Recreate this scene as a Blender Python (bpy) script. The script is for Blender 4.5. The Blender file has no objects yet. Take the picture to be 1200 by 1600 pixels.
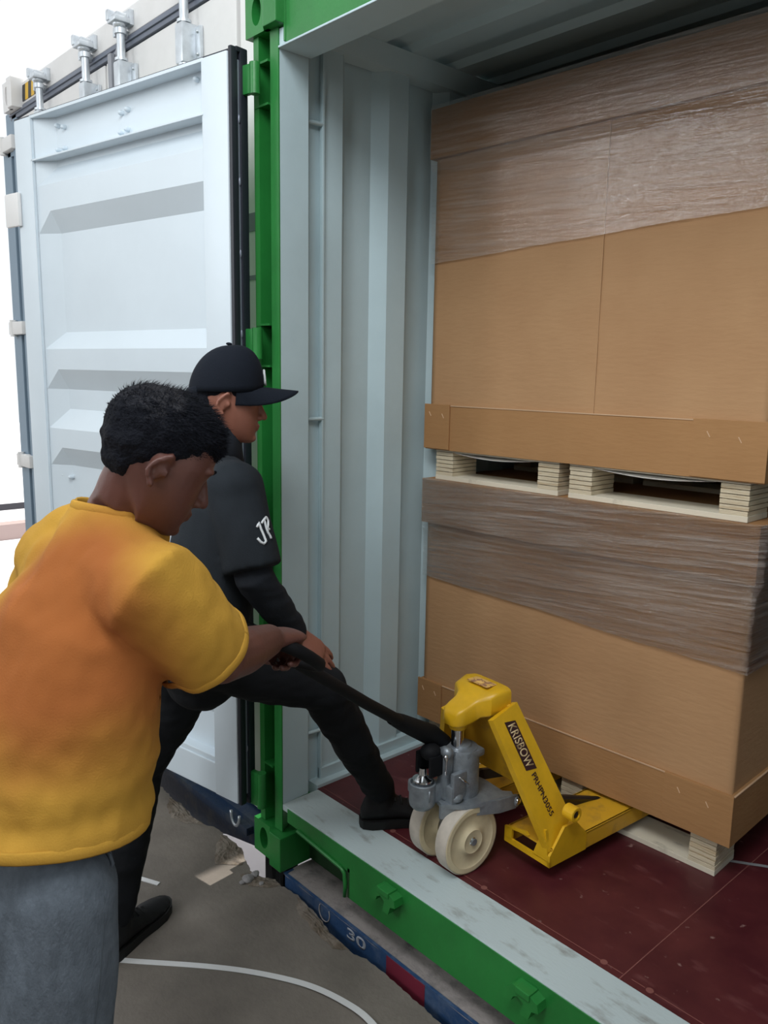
import bpy, bmesh, math, random
from mathutils import Vector, Matrix, noise, Euler
from mathutils.bvhtree import BVHTree

C = bpy.context.scene.collection
SC = bpy.context.scene
random.seed(7)
R = math.radians

# ------------------------------------------------------------------ camera, world, lights, exposure
cam_d = bpy.data.cameras.new('camera'); cam = bpy.data.objects.new('camera', cam_d); C.objects.link(cam)
cam_d.sensor_fit = 'HORIZONTAL'; cam_d.sensor_width = 36.0; cam_d.lens = 38.2169
cam_d.clip_start = 0.02; cam_d.clip_end = 300
cam.matrix_world = Matrix.Translation((2.02919,-1.42055,1.39801)) @ Matrix([[0.671216, -0.137211, 0.728452], [0.741075, 0.102112, -0.663612], [0.016671, 0.985265, 0.170223]]).to_4x4()
SC.camera = cam
SC.view_settings.view_transform = 'Standard'; SC.view_settings.look = 'None'
SC.view_settings.gamma = 1.0; SC.view_settings.use_curve_mapping = False
SC.view_settings.exposure = 0.06
SC.cycles.use_denoising = True
SC.cycles.max_bounces = 8; SC.cycles.transparent_max_bounces = 12

world = bpy.data.worlds.new('world'); SC.world = world; world.use_nodes = True
wbg = world.node_tree.nodes['Background']
wbg.inputs[0].default_value = (0.93, 0.97, 1.0, 1); wbg.inputs[1].default_value = 1.05

def light(name, kind, loc, target, energy, color=(1, 1, 1), size=(1, 1), angle=None):
    l = bpy.data.lights.new(name, kind); l.energy = energy; l.color = color
    if kind == 'AREA': l.shape = 'RECTANGLE'; l.size, l.size_y = size
    if angle is not None: l.angle = angle
    o = bpy.data.objects.new(name, l); C.objects.link(o); o.location = loc
    o.rotation_euler = (Vector(target) - Vector(loc)).to_track_quat('-Z', 'Y').to_euler()
    return o
light('sun', 'SUN', (-3, 10, 14), (-2.0, 0, 0), 5.0, (1.0, 0.95, 0.88), angle=R(0.6))
# daylight from windows reflected in the film, plus area lights added as fill
light('window_and_fill', 'AREA', (-4.8, -5.7, 3.5), (0.3, 0, 1.2), 54, (0.92, 0.97, 1.0), (0.9, 1.9))
light('window_and_fill', 'AREA', (-1.9, -5.7, 3.6), (0.6, 0, 1.2), 64, (0.92, 0.97, 1.0), (0.9, 1.9))
light('window_and_fill', 'AREA', (2.8, -5.7, 3.3), (0.8, 0, 1.2), 64, (0.92, 0.97, 1.0), (1.1, 2.2))  # added rear fill for the faces turned right, not a known window
light('overhead_fill', 'AREA', (1.5, -1.6, 3.6), (0.6, 0.6, 1.5), 66, (0.94, 0.98, 1.0), (1.8, 1.2))  # added overhead fill hung below the ceiling, steepens the top-to-bottom falloff

# ------------------------------------------------------------------ materials
MATS = {}
def mat(name, col, rough=0.6, metal=0.0, var=0.0, vscale=8.0, bump=0.0, bscale=60.0, col2=None, stretch=(1, 1, 1), spec=0.5, coords='Object', thresh=None):
    if name in MATS: return MATS[name]
    m = bpy.data.materials.new(name); m.use_nodes = True; nt = m.node_tree; N = nt.nodes; L = nt.links
    b = N['Principled BSDF']; b.inputs['Roughness'].default_value = rough; b.inputs['Metallic'].default_value = metal
    b.inputs['Specular IOR Level'].default_value = spec
    b.inputs['Base Color'].default_value = (*col, 1)
    tc = N.new('ShaderNodeTexCoord'); mp = N.new('ShaderNodeMapping'); mp.inputs['Scale'].default_value = stretch
    L.new(tc.outputs[coords], mp.inputs[0])
    if var > 0 or col2:
        n = N.new('ShaderNodeTexNoise'); n.inputs['Scale'].default_value = vscale; n.inputs['Detail'].default_value = 8; n.inputs['Roughness'].default_value = 0.62
        L.new(mp.outputs[0], n.inputs['Vector'])
        r = N.new('ShaderNodeValToRGB'); L.new(n.outputs['Fac'], r.inputs[0])
        lo, hi = thresh or (0.35, 0.68)
        c2 = col2 or tuple(min(1, x * (1 + var)) for x in col)
        c1 = col if col2 else tuple(x * (1 - var) for x in col)
        r.color_ramp.elements[0].position = lo; r.color_ramp.elements[0].color = (*c1, 1)
        r.color_ramp.elements[1].position = hi; r.color_ramp.elements[1].color = (*c2, 1)
        L.new(r.outputs[0], b.inputs['Base Color'])
    if bump > 0:
        n2 = N.new('ShaderNodeTexNoise'); n2.inputs['Scale'].default_value = bscale; n2.inputs['Detail'].default_value = 5
        L.new(mp.outputs[0], n2.inputs['Vector'])
        bp = N.new('ShaderNodeBump'); bp.inputs['Strength'].default_value = bump; bp.inputs['Distance'].default_value = 0.01
        L.new(n2.outputs['Fac'], bp.inputs['Height']); L.new(bp.outputs[0], b.inputs['Normal'])
    MATS[name] = m
    return m

M_in = mat('pale_blue_grey_paint', (0.46, 0.585, 0.625), 0.45, var=0.05, vscale=3, bump=0.04, bscale=200)
M_door = mat('white_door_paint', (0.65, 0.73, 0.79), 0.42, var=0.03, vscale=2)
M_green = mat('green_paint', (0.018, 0.185, 0.036), 0.36, var=0.12, vscale=6, bump=0.05, bscale=90)
M_black = mat('black_rubber', (0.012, 0.014, 0.022), 0.45)
M_seal_line = mat('seal_strip_grey', (0.22, 0.24, 0.30), 0.3, metal=0.3)
M_white = mat('white_paint', (0.78, 0.77, 0.76), 0.5, var=0.03)
M_galv = mat('galvanised_steel', (0.62, 0.66, 0.70), 0.38, metal=0.55, var=0.1, vscale=25)
M_wood = mat('plywood_edge', (0.62, 0.53, 0.38), 0.75, col2=(0.50, 0.38, 0.23), vscale=5, stretch=(1, 1, 16), bump=0.4, bscale=30, thresh=(0.5, 0.64))
M_wood2 = mat('pale_plywood', (0.66, 0.60, 0.48), 0.7, col2=(0.20, 0.17, 0.13), vscale=9, stretch=(1, 3, 1), thresh=(0.58, 0.80))
M_paper = mat('white_paper', (0.72, 0.70, 0.66), 0.6)
M_yellow = mat('yellow_paint', (0.70, 0.40, 0.012), 0.36, var=0.10, vscale=12)
M_yellow_worn = mat('worn_yellow_paint', (0.66, 0.36, 0.02), 0.45, col2=(0.30, 0.17, 0.04), vscale=16, thresh=(0.50, 0.78))
M_cast = mat('cast_steel', (0.27, 0.30, 0.33), 0.42, metal=0.6, var=0.18, vscale=30, bump=0.15, bscale=120)
M_chrome = mat('chrome', (0.75, 0.77, 0.8), 0.12, metal=1.0)
M_nylon = mat('cream_nylon', (0.62, 0.52, 0.34), 0.5, var=0.10, vscale=20)
M_tread = mat('nylon_tread', (0.46, 0.41, 0.35), 0.65, var=0.12, vscale=25)
M_dark = mat('dark_metal', (0.02, 0.018, 0.018), 0.4, metal=0.3)
M_blackpaint = mat('black_paint', (0.005, 0.0055, 0.007), 0.7, spec=.2)
M_label = mat('label_print', (0.035, 0.010, 0.012), 0.5)
M_labtext = mat('label_letters', (0.66, 0.50, 0.28), 0.5)
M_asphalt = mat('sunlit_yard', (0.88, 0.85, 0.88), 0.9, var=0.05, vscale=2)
M_concrete = mat('concrete', (0.155, 0.135, 0.115), 0.85, var=0.22, vscale=3.5, bump=0.25, bscale=70)
M_chip = mat('broken_concrete', (0.10, 0.075, 0.052), 0.95, col2=(0.22, 0.19, 0.16), vscale=22, bump=1.0, bscale=50)
M_blue = mat('worn_blue_paint', (0.018, 0.055, 0.14), 0.55, col2=(0.11, 0.15, 0.22), vscale=14, thresh=(0.48, 0.80), bump=0.2, bscale=60)
M_navy = mat('navy_paint', (0.012, 0.035, 0.085), 0.5, col2=(0.07, 0.085, 0.10), vscale=11, thresh=(0.50, 0.72), bump=0.15)
M_ledge = mat('dusty_ledge', (0.27, 0.24, 0.23), 0.9, col2=(0.12, 0.11, 0.11), vscale=12, thresh=(0.48, 0.7), bump=0.5, bscale=40)
M_redp = mat('red_paint', (0.16, 0.012, 0.03), 0.6)
M_strap = mat('white_strapping', (0.62, 0.62, 0.62), 0.5, bump=0.1, bscale=300)
M_hall = mat('hall_wall', (0.30, 0.30, 0.30), 0.9)
M_stripey = mat('warning_yellow', (0.75, 0.45, 0.02), 0.5)
M_stripeb = mat('warning_black', (0.02, 0.02, 0.02), 0.5)

def cardboard(name, c1, c2):
    m = mat(name, c1, 0.8, col2=c2, vscale=2.2, spec=0.25, thresh=(0.3, 0.75))
    nt = m.node_tree; N = nt.nodes; L = nt.links; b = N['Principled BSDF']
    tc = N.new('ShaderNodeTexCoord'); mp = N.new('ShaderNodeMapping'); mp.inputs['Scale'].default_value = (0.25, 0.25, 1)
    L.new(tc.outputs['Object'], mp.inputs[0])
    w = N.new('ShaderNodeTexNoise'); w.inputs['Scale'].default_value = 90; w.inputs['Detail'].default_value = 3
    L.new(mp.outputs[0], w.inputs['Vector'])
    bp = N.new('ShaderNodeBump'); bp.inputs['Strength'].default_value = 0.12; bp.inputs['Distance'].default_value = 0.01
    L.new(w.outputs['Fac'], bp.inputs['Height']); L.new(bp.outputs[0], b.inputs['Normal'])
    return m
M_card = cardboard('brown_cardboard', (0.395, 0.22, 0.108), (0.465, 0.275, 0.14))
M_card2 = cardboard('tray_cardboard', (0.33, 0.168, 0.068), (0.39, 0.21, 0.09))
M_cardedge = mat('cardboard_edge', (0.55, 0.36, 0.22), 0.9)

# dark red plywood container floor with pale scuffs
def floor_mat():
    m = mat('red_floor_ply', (0.060, 0.0085, 0.013), 0.42, col2=(0.10, 0.020, 0.022), vscale=6, spec=0.4, thresh=(0.35, 0.7))
    nt = m.node_tree; N = nt.nodes; L = nt.links; b = N['Principled BSDF']
    base = [l for l in L if l.to_socket == b.inputs['Base Color']][0].from_socket
    tc = N.new('ShaderNodeTexCoord')
    def scuff(prev, scale, stretch, lo, hi, col, rot=0.0):
        mp = N.new('ShaderNodeMapping'); mp.inputs['Scale'].default_value = stretch; mp.inputs['Rotation'].default_value = (0, 0, rot)
        L.new(tc.outputs['Object'], mp.inputs[0])
        n = N.new('ShaderNodeTexNoise'); n.inputs['Scale'].default_value = scale; n.inputs['Detail'].default_value = 6
        L.new(mp.outputs[0], n.inputs['Vector'])
        r = N.new('ShaderNodeValToRGB'); r.color_ramp.elements[0].position = lo; r.color_ramp.elements[1].position = hi
        r.color_ramp.elements[0].color = (0, 0, 0, 1); r.color_ramp.elements[1].color = (1, 1, 1, 1)
        L.new(n.outputs['Fac'], r.inputs[0])
        mx = N.new('ShaderNodeMixRGB'); L.new(r.outputs[0], mx.inputs[0]); L.new(prev, mx.inputs[1]); mx.inputs[2].default_value = (*col, 1)
        return mx.outputs[0]
    o = scuff(base, 28, (1, 1, 1), 0.67, 0.77, (0.35, 0.22, 0.20))
    o = scuff(o, 9, (1, 2.5, 1), 0.60, 0.85, (0.17, 0.06, 0.06), 0.6)
    L.new(o, b.inputs['Base Color'])
    return m
M_floor = floor_mat()
M_seam = mat('floor_seam', (0.20, 0.07, 0.06), 0.6)

def sill_mat():
    m = mat('sill_paint', (0.46, 0.54, 0.55), 0.5, col2=(0.16, 0.14, 0.12), vscale=7, stretch=(1, 2.6, 1), thresh=(0.54, 0.78), bump=0.08, bscale=50)
    return m
M_sill = sill_mat()

def film_mat(name, rot, haze, seed, bstr):
    m = bpy.data.materials.new(name); m.use_nodes = True; nt = m.node_tree; N = nt.nodes; L = nt.links
    N.remove(N['Principled BSDF']); out = N['Material Output']
    tc = N.new('ShaderNodeTexCoord')
    mp = N.new('ShaderNodeMapping'); mp.inputs['Rotation'].default_value = (0, rot, 0); mp.inputs['Location'].default_value = (seed, seed, seed)
    L.new(tc.outputs['Object'], mp.inputs[0])
    def streak(sc, det, ro):
        mp2 = N.new('ShaderNodeMapping'); mp2.inputs['Scale'].default_value = sc; L.new(mp.outputs[0], mp2.inputs[0])
        n = N.new('ShaderNodeTexNoise'); n.inputs['Scale'].default_value = 3.2; n.inputs['Detail'].default_value = det; n.inputs['Roughness'].default_value = ro
        L.new(mp2.outputs[0], n.inputs['Vector']); return n
    n = streak((0.9, 0.9, 22), 6, .62); n2 = streak((3.0, 3.0, 60), 4, .6); n3 = streak((0.8, 0.8, 1.6), 3, .5)
    ad = N.new('ShaderNodeMath'); ad.operation = 'MULTIPLY_ADD'; L.new(n2.outputs['Fac'], ad.inputs[0]); ad.inputs[1].default_value = .35; L.new(n.outputs['Fac'], ad.inputs[2])
    bp = N.new('ShaderNodeBump'); bp.inputs['Strength'].default_value = bstr; bp.inputs['Distance'].default_value = 0.01 if bstr < .5 else 0.022
    L.new(ad.outputs[0], bp.inputs['Height'])
    gl = N.new('ShaderNodeBsdfGlossy'); gl.inputs['Roughness'].default_value = 0.10; gl.inputs['Color'].default_value = (1, 1, 1, 1); L.new(bp.outputs[0], gl.inputs['Normal'])
    df = N.new('ShaderNodeBsdfDiffuse'); df.inputs['Color'].default_value = (0.85, 0.74, 0.66, 1); L.new(bp.outputs[0], df.inputs['Normal'])
    tr = N.new('ShaderNodeBsdfTransparent')
    r = N.new('ShaderNodeMapRange'); r.inputs['From Min'].default_value = .42; r.inputs['From Max'].default_value = .75; r.inputs['To Min'].default_value = haze * .35; r.inputs['To Max'].default_value = haze * 3.2
    L.new(n.outputs['Fac'], r.inputs['Value'])
    ml = N.new('ShaderNodeMapRange'); ml.inputs['From Min'].default_value = .35; ml.inputs['From Max'].default_value = .65; ml.inputs['To Min'].default_value = .45; ml.inputs['To Max'].default_value = 1.5
    L.new(n3.outputs['Fac'], ml.inputs['Value'])
    mm = N.new('ShaderNodeMath'); mm.operation = 'MULTIPLY'; mm.use_clamp = True; L.new(r.outputs[0], mm.inputs[0]); L.new(ml.outputs[0], mm.inputs[1])
    m1 = N.new('ShaderNodeMixShader'); L.new(mm.outputs[0], m1.inputs[0]); L.new(tr.outputs[0], m1.inputs[1]); L.new(df.outputs[0], m1.inputs[2])
    fr = N.new('ShaderNodeFresnel'); fr.inputs[0].default_value = 1.5; L.new(bp.outputs[0], fr.inputs['Normal'])
    mt = N.new('ShaderNodeMath'); mt.operation = 'MULTIPLY'; L.new(fr.outputs[0], mt.inputs[0]); mt.inputs[1].default_value = 2.5 if bstr < .5 else 1.8; mt.use_clamp = True
    m2 = N.new('ShaderNodeMixShader'); L.new(mt.outputs[0], m2.inputs[0]); L.new(m1.outputs[0], m2.inputs[1]); L.new(gl.outputs[0], m2.inputs[2])
    L.new(m2.outputs[0], out.inputs[0])
    MATS[name] = m; return m
M_film_u = film_mat('stretch_film_upper', R(-2.5), 0.08, 0.0, 0.35)
M_film_l = film_mat('stretch_film_lower', R(4), 0.10, 3.7, 1.0)

# ------------------------------------------------------------------ mesh helpers
def link(name, me, m, parent=None):
    o = bpy.data.objects.new(name, me); C.objects.link(o)
    if m is not None:
        me.materials.clear(); me.materials.append(m)
    if parent is not None: o.parent = parent
    return o
def mk(name, bm, m, parent=None, smooth=False, ang=None):
    bmesh.ops.recalc_face_normals(bm, faces=bm.faces)
    me = bpy.data.meshes.new(name); bm.to_mesh(me); bm.free()
    if smooth:
        for p in me.polygons: p.use_smooth = True
        if ang is not None:
            try: me.set_sharp_from_angle(angle=R(ang))
            except Exception: pass
    return link(name, me, m, parent)
def tag(o, label=None, cat=None, group=None, kind=None):
    if label: o['label'] = label
    if cat: o['category'] = cat
    if group: o['group'] = group
    if kind: o['kind'] = kind
    return o
def empty(name, loc=(0, 0, 0), rz=0.0):
    o = bpy.data.objects.new(name, None); C.objects.link(o); o.location = loc; o.rotation_euler = (0, 0, rz)
    o.empty_display_size = 0.1
    return o
def box(bm, x0, x1, y0, y1, z0, z1, bev=0.0):
    t = bmesh.new()
    r = bmesh.ops.create_cube(t, size=1)
    for v in t.verts: v.co = Vector(((x0 + x1) / 2 + v.co.x * (x1 - x0), (y0 + y1) / 2 + v.co.y * (y1 - y0), (z0 + z1) / 2 + v.co.z * (z1 - z0)))
    if bev > 0: bmesh.ops.bevel(t, geom=list(t.edges), offset=bev, segments=2, affect='EDGES', profile=0.6)
    me = bpy.data.meshes.new('tmp'); t.to_mesh(me); t.free(); bm.from_mesh(me); bpy.data.meshes.remove(me)
    return bm
def boxes(lst, bev=0.0):
    bm = bmesh.new()
    for b in lst: box(bm, *b[:6], b[6] if len(b) > 6 else bev)
    return bm
def tube(bm, pts, rad, seg=12, cap=True, ref=None):
    """loft along pts; rad is r or (ra, rb) per point; ref is the direction of ra"""
    pts = [Vector(p) for p in pts]
    if not isinstance(rad, (list,)): rad = [rad] * len(pts)
    rad = [(r, r) if not isinstance(r, (tuple, list)) else r for r in rad]
    rings = []
    prev = Vector(ref) if ref is not None else None
    for i, p in enumerate(pts):
        t = (pts[min(i + 1, len(pts) - 1)] - pts[max(i - 1, 0)]).normalized()
        if prev is None:
            prev = t.orthogonal()
        s = (prev - t * prev.dot(t))
        if s.length < 1e-5: s = t.orthogonal()
        s.normalize()
        if ref is None: prev = s
        u = t.cross(s)
        rings.append([bm.verts.new(p + s * (math.cos(2 * math.pi * k / seg) * rad[i][0]) + u * (math.sin(2 * math.pi * k / seg) * rad[i][1])) for k in range(seg)])
    for a, b in zip(rings[:-1], rings[1:]):
        for k in range(seg):
            bm.faces.new((a[k], a[(k + 1) % seg], b[(k + 1) % seg], b[k]))
    if cap:
        bm.faces.new(list(reversed(rings[0]))); bm.faces.new(rings[-1])
    return bm
def rtube(bm, pts, rad, seg=14, ref=None):
    """tube with rounded ends"""
    pts = [Vector(p) for p in pts]; rad = [(r, r) if not isinstance(r, (tuple, list)) else r for r in (rad if isinstance(rad, list) else [rad] * len(pts))]
    d0 = (pts[0] - pts[1]).normalized(); d1 = (pts[-1] - pts[-2]).normalized()
    def capring(p, d, r, rev):
        m_ = min(r)
        o = [(p + d * (m_ * math.sin(a)), (r[0] * math.cos(a), r[1] * math.cos(a))) for a in (R(35), R(62), R(84))]
        return list(reversed(o)) if rev else o
    A = capring(pts[0], d0, rad[0], True); B = capring(pts[-1], d1, rad[-1], False)
    P = [a[0] for a in A] + pts + [b[0] for b in B]; Q = [a[1] for a in A] + rad + [b[1] for b in B]
    return tube(bm, P, Q, seg, True, ref)
def ball(bm, c, r, axes=None, seg=16):
    t = bmesh.new(); bmesh.ops.create_uvsphere(t, u_segments=seg, v_segments=max(8, seg // 2 + 2), radius=1)
    r = (r, r, r) if not isinstance(r, (tuple, list)) else r
    c = Vector(c); ax = axes or (Vector((1, 0, 0)), Vector((0, 1, 0)), Vector((0, 0, 1)))
    for v in t.verts: v.co = c + ax[0] * (v.co.x * r[0]) + ax[1] * (v.co.y * r[1]) + ax[2] * (v.co.z * r[2])
    me = bpy.data.meshes.new('tmp'); t.to_mesh(me); t.free(); bm.from_mesh(me); bpy.data.meshes.remove(me)
    return bm
def prism(bm, pts, d):
    """closed polygon of 3-D points pushed along vector d"""
    d = Vector(d); a = [bm.verts.new(Vector(p)) for p in pts]; b = [bm.verts.new(Vector(p) + d) for p in pts]
    n = len(pts)
    bm.faces.new(a); bm.faces.new(list(reversed(b)))
    for i in range(n): bm.faces.new((a[i], b[i], b[(i + 1) % n], a[(i + 1) % n]))
    return bm
def bevel_all(bm, off, seg=2, ang=30):
    es = [e for e in bm.edges if len(e.link_faces) == 2 and e.calc_face_angle(0) > R(ang)]
    bmesh.ops.bevel(bm, geom=es, offset=off, segments=seg, affect='EDGES', profile=0.6, clamp_overlap=True)
    return bm
def lathe(bm, prof, p0, axis, seg=40, caps=True):
    """prof: list of (r, h) along axis from p0"""
    axis = Vector(axis).normalized(); s = axis.orthogonal().normalized(); u = axis.cross(s); p0 = Vector(p0)
    rings = []
    for r, h in prof:
        rings.append([bm.verts.new(p0 + axis * h + (s * math.cos(2 * math.pi * k / seg) + u * math.sin(2 * math.pi * k / seg)) * max(r, 1e-4)) for k in range(seg)])
    for a, b in zip(rings[:-1], rings[1:]):
        for k in range(seg): bm.faces.new((a[k], a[(k + 1) % seg], b[(k + 1) % seg], b[k]))
    if caps: bm.faces.new(list(reversed(rings[0]))); bm.faces.new(rings[-1])
    return bm
def heightgrid(bm, nu, nv, fn):
    g = [[bm.verts.new(Vector(fn(i / (nu - 1), j / (nv - 1)))) for j in range(nv)] for i in range(nu)]
    for i in range(nu - 1):
        for j in range(nv - 1): bm.faces.new((g[i][j], g[i + 1][j], g[i + 1][j + 1], g[i][j + 1]))
    return bm
def text_obj(name, s, m, M4, width, height, depth=0.0006, shear=0.0, bold=0.0, parent=None):
    cu = bpy.data.curves.new('t', 'FONT'); cu.body = s; cu.shear = shear; cu.offset = bold; cu.extrude = 0.0
    o = bpy.data.objects.new('t', cu); C.objects.link(o)
    dg = bpy.context.evaluated_depsgraph_get(); me = bpy.data.meshes.new_from_object(o.evaluated_get(dg))
    C.objects.unlink(o); bpy.data.objects.remove(o)
    xs = [v.co.x for v in me.vertices]; ys = [v.co.y for v in me.vertices]
    sx = width / (max(xs) - min(xs)); sy = height / (max(ys) - min(ys)); x0, y0 = min(xs), min(ys)
    for v in me.vertices: v.co = M4 @ Vector(((v.co.x - x0) * sx, (v.co.y - y0) * sy, 0))
    bm = bmesh.new(); bm.from_mesh(me); bpy.data.meshes.remove(me)
    bmesh.ops.recalc_face_normals(bm, faces=bm.faces)
    nrm = (M4.to_3x3() @ Vector((0, 0, 1))).normalized()
    r = bmesh.ops.extrude_face_region(bm, geom=list(bm.faces))
    for v in [g for g in r['geom'] if isinstance(g, bmesh.types.BMVert)]: v.co += nrm * depth
    return mk(name, bm, m, parent)
def sf(name, bm, m, label=None, smooth=False):
    o = mk(name, bm, m, None, smooth); o['kind'] = 'structure'
    return o

# ------------------------------------------------------------------ the hall floor (loading dock) and yard
GZ = -0.25
edge = [(-7.5, 0.02), (-3.0, 0.03), (-1.6, 0.012), (-1.1, 0.0)]
for p in [(-0.8396,-0.0387,-0.25), (-0.7805,-0.0326,-0.25), (-0.6722,-0.0424,-0.25), (-0.6041,-0.0355,-0.25), (-0.4873,-0.0518,-0.25), (-0.4322,-0.0407,-0.25), (-0.3796,-0.0185,-0.25), (-0.3286,-0.0227,-0.25), (-0.273,-0.02,-0.25), (-0.2028,-0.0224,-0.25), (-0.1535,-0.0461,-0.25), (-0.0856,-0.0671,-0.25), (-0.0341,-0.0609,-0.25), (0.0074,-0.0337,-0.25), (0.0488,-0.0374,-0.25), (0.0758,-0.0364,-0.25), (0.1184,-0.0269,-0.25), (0.2494,-0.0408,-0.25), (0.3345,-0.061,-0.25), (0.429,-0.0634,-0.25), (0.4784,-0.0501,-0.25), (0.558,-0.0462,-0.25), (0.6618,-0.0524,-0.25), (0.7167,-0.0539,-0.25), (0.7688,-0.0593,-0.25)]:
    edge.append((p[0], p[1]))
edge += [(0.95, -0.06), (1.3, -0.05), (2.0, -0.055), (3.0, -0.05), (7.5, -0.05)]
random.seed(3)
fine = []
for (x0, y0), (x1, y1) in zip(edge[:-1], edge[1:]):
    n = max(1, int(abs(x1 - x0) / 0.012)) if -1.2 < x0 < 1.4 else 1
    for k in range(n):
        t = k / n; j = 0.0035 if n > 1 else 0
        fine.append((x0 + (x1 - x0) * t + random.uniform(-j, j), y0 + (y1 - y0) * t + random.uniform(-j, j)))
fine.append(edge[-1])
bm = bmesh.new()
prism(bm, [(x, y, GZ) for x, y in fine] + [(7.5, -6.0, GZ), (-7.5, -6.0, GZ)], (0, 0, -0.35))
sf('floor', bm, M_concrete)
def chip(name, pts):
    bm = bmesh.new(); n = len(pts)
    cx = sum(p[0] for p in pts) / n; cy = sum(p[1] for p in pts) / n
    rings = []
    P = []
    for i in range(n):
        for k in range(4):
            t = k / 4; a = pts[i]; b = pts[(i + 1) % n]
            P.append((a[0] + (b[0] - a[0]) * t + random.uniform(-.004, .004), a[1] + (b[1] - a[1]) * t + random.uniform(-.004, .004)))
    for s in (1.0, 0.75, 0.5, 0.25):
        rings.append([bm.verts.new((cx + (x - cx) * s, cy + (y - cy) * s, GZ + 0.0012 + (0 if s == 1 else random.uniform(0.0, 0.006)))) for x, y in P])
    for a, b in zip(rings[:-1], rings[1:]):
        for k in range(len(P)): bm.faces.new((a[k], a[(k + 1) % len(P)], b[(k + 1) % len(P)], b[k]))
    bm.faces.new(rings[-1])
    o = mk(name, bm, M_chip, None); o['kind'] = 'structure'
def xy(*ps): return [(p[0], p[1]) for p in ps]
chip('trim_1', xy((-0.6922,-0.0509,-0.25), (-0.5999,-0.0377,-0.25), (-0.4888,-0.0536,-0.25), (-0.4352,-0.0442,-0.25), (-0.4785,-0.0882,-0.25), (-0.5519,-0.1138,-0.25), (-0.6251,-0.0886,-0.25)))
chip('trim_2', xy((-0.3345,-0.0297,-0.25), (-0.2695,-0.0222,-0.25), (-0.2009,-0.0262,-0.25), (-0.1549,-0.0478,-0.25), (-0.1294,-0.0742,-0.25), (-0.1945,-0.1387,-0.25), (-0.2904,-0.0768,-0.25)))
chip('trim_3', xy((-0.0797,-0.071,-0.25), (-0.0313,-0.0628,-0.25), (0.0102,-0.0357,-0.25), (0.0433,-0.0386,-0.25), (0.0328,-0.0762,-0.25), (-0.0185,-0.1205,-0.25), (-0.0839,-0.108,-0.25)))
chip('trim_4', xy((0.1314,-0.0315,-0.25), (0.2564,-0.0462,-0.25), (0.3388,-0.0645,-0.25), (0.4266,-0.0662,-0.25), (0.385,-0.0941,-0.25), (0.2735,-0.0884,-0.25), (0.1717,-0.0708,-0.25)))
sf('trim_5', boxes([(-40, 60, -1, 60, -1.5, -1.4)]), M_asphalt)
# chunks of broken concrete lying on the edge
for i, (p, s) in enumerate([((-0.0445,-0.0939,-0.25), 0.018), ((-0.0513,-0.0595,-0.25), 0.014), ((-0.0438,-0.114,-0.25), 0.010), ((0.0025,-0.0705,-0.25), 0.009)]):
    bm = bmesh.new(); bmesh.ops.create_icosphere(bm, subdivisions=2, radius=s)
    for v in bm.verts: v.co *= 1 + 0.35 * noise.noise(v.co * 60 + Vector((i * 9, 0, 0)))
    for v in bm.verts: v.co.z = v.co.z * 0.55 + s * 0.5
    o = mk('concrete_chunk', bm, mat('grey_rubble', (0.22, 0.21, 0.21), 0.95, var=0.2, vscale=40)); o.location = (p[0], p[1] - 0.012, GZ)
    tag(o, ['largest grey concrete chunk on the broken floor edge beside the green corner casting', 'grey concrete lump nearest the bright gap on the broken floor edge', 'small concrete crumb left of the largest chunk on the broken edge', 'small concrete crumb right of the largest chunk on the broken edge'][i], 'rubble', 'concrete crumbs on the broken edge')

# unseen hall shell behind and above the camera, built to block sky light
sf('wall_back', boxes([(-7.5, -3.8, -6.2, -6.0, -0.25, 4.8), (-2.6, -1.5, -6.2, -6.0, -0.25, 4.8), (-0.3, 2.2, -6.2, -6.0, -0.25, 4.8), (3.4, 7.5, -6.2, -6.0, -0.25, 4.8),
                        (-7.5, 7.5, -6.2, -6.0, -0.25, 1.9), (-7.5, 7.5, -6.2, -6.0, 4.3, 4.8)]), M_hall)
sf('wall_right', boxes([(7.5, 7.7, -6.2, -0.06, -0.25, 4.8)]), M_hall)
sf('ceiling', boxes([(-5.0, 7.5, -6.0, -0.9, 4.8, 4.9)]), mat('hall_ceiling', (0.55, 0.55, 0.55), 0.9))

# ------------------------------------------------------------------ the green container
H = 2.28; W_ = 2.34; XI = -0.045; DEP = 6.0
cont = empty('shipping_container', (0, 0, -0.218))
tag(cont, 'open green shipping container with pale blue-grey inside and dark red floor', 'shipping container')
OFF = -0.218
def cpart(name, bm, m, smooth=False, parent=cont, ang=None):
    o = mk(name, bm, m, parent, smooth, ang)
    if parent is cont: o.location = (0, 0, -OFF)
    return o
# inside walls: corrugated sheet with real trapezoid folds
def corr_profile(t, per, flat_in, slope, flat_out):
    t = t % per
    if t < flat_in: return 0.0
    if t < flat_in + slope: return (t - flat_in) / slope
    if t < flat_in + slope + flat_out: return 1.0
    return 1 - (t - flat_in - slope - flat_out) / (per - flat_in - slope - flat_out)
def corr_breaks(a, b, per, fi, sl, fo):
    ys = [a]; k = 0
    while True:
        base = a + k * per
        for d in (fi, fi + sl, fi + sl + fo, per):
            y = base + d
            if y >= b: ys.append(b); return ys
            ys.append(y)
        k += 1
PER, FI, SLP, FO = 0.278, 0.085, 0.036, 0.110
def side_wall(x0, sgn, z0, z1):
    bm = bmesh.new(); ys = corr_breaks(0.185, DEP, PER, FI, SLP, FO)
    for i, (ya, yb) in enumerate(zip(ys[:-1], ys[1:])):
        xa = x0 + sgn * 0.036 * corr_profile(ya - 0.185 + 1e-6, PER, FI, SLP, FO); xb = x0 + sgn * 0.036 * corr_profile(yb - 0.185 - 1e-6, PER, FI, SLP, FO)
        prism(bm, [(xa, ya, z0), (xb, yb, z0), (xb + sgn * 0.004, yb, z0), (xa + sgn * 0.004, ya, z0)], (0, 0, z1 - z0))
    return bm
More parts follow.
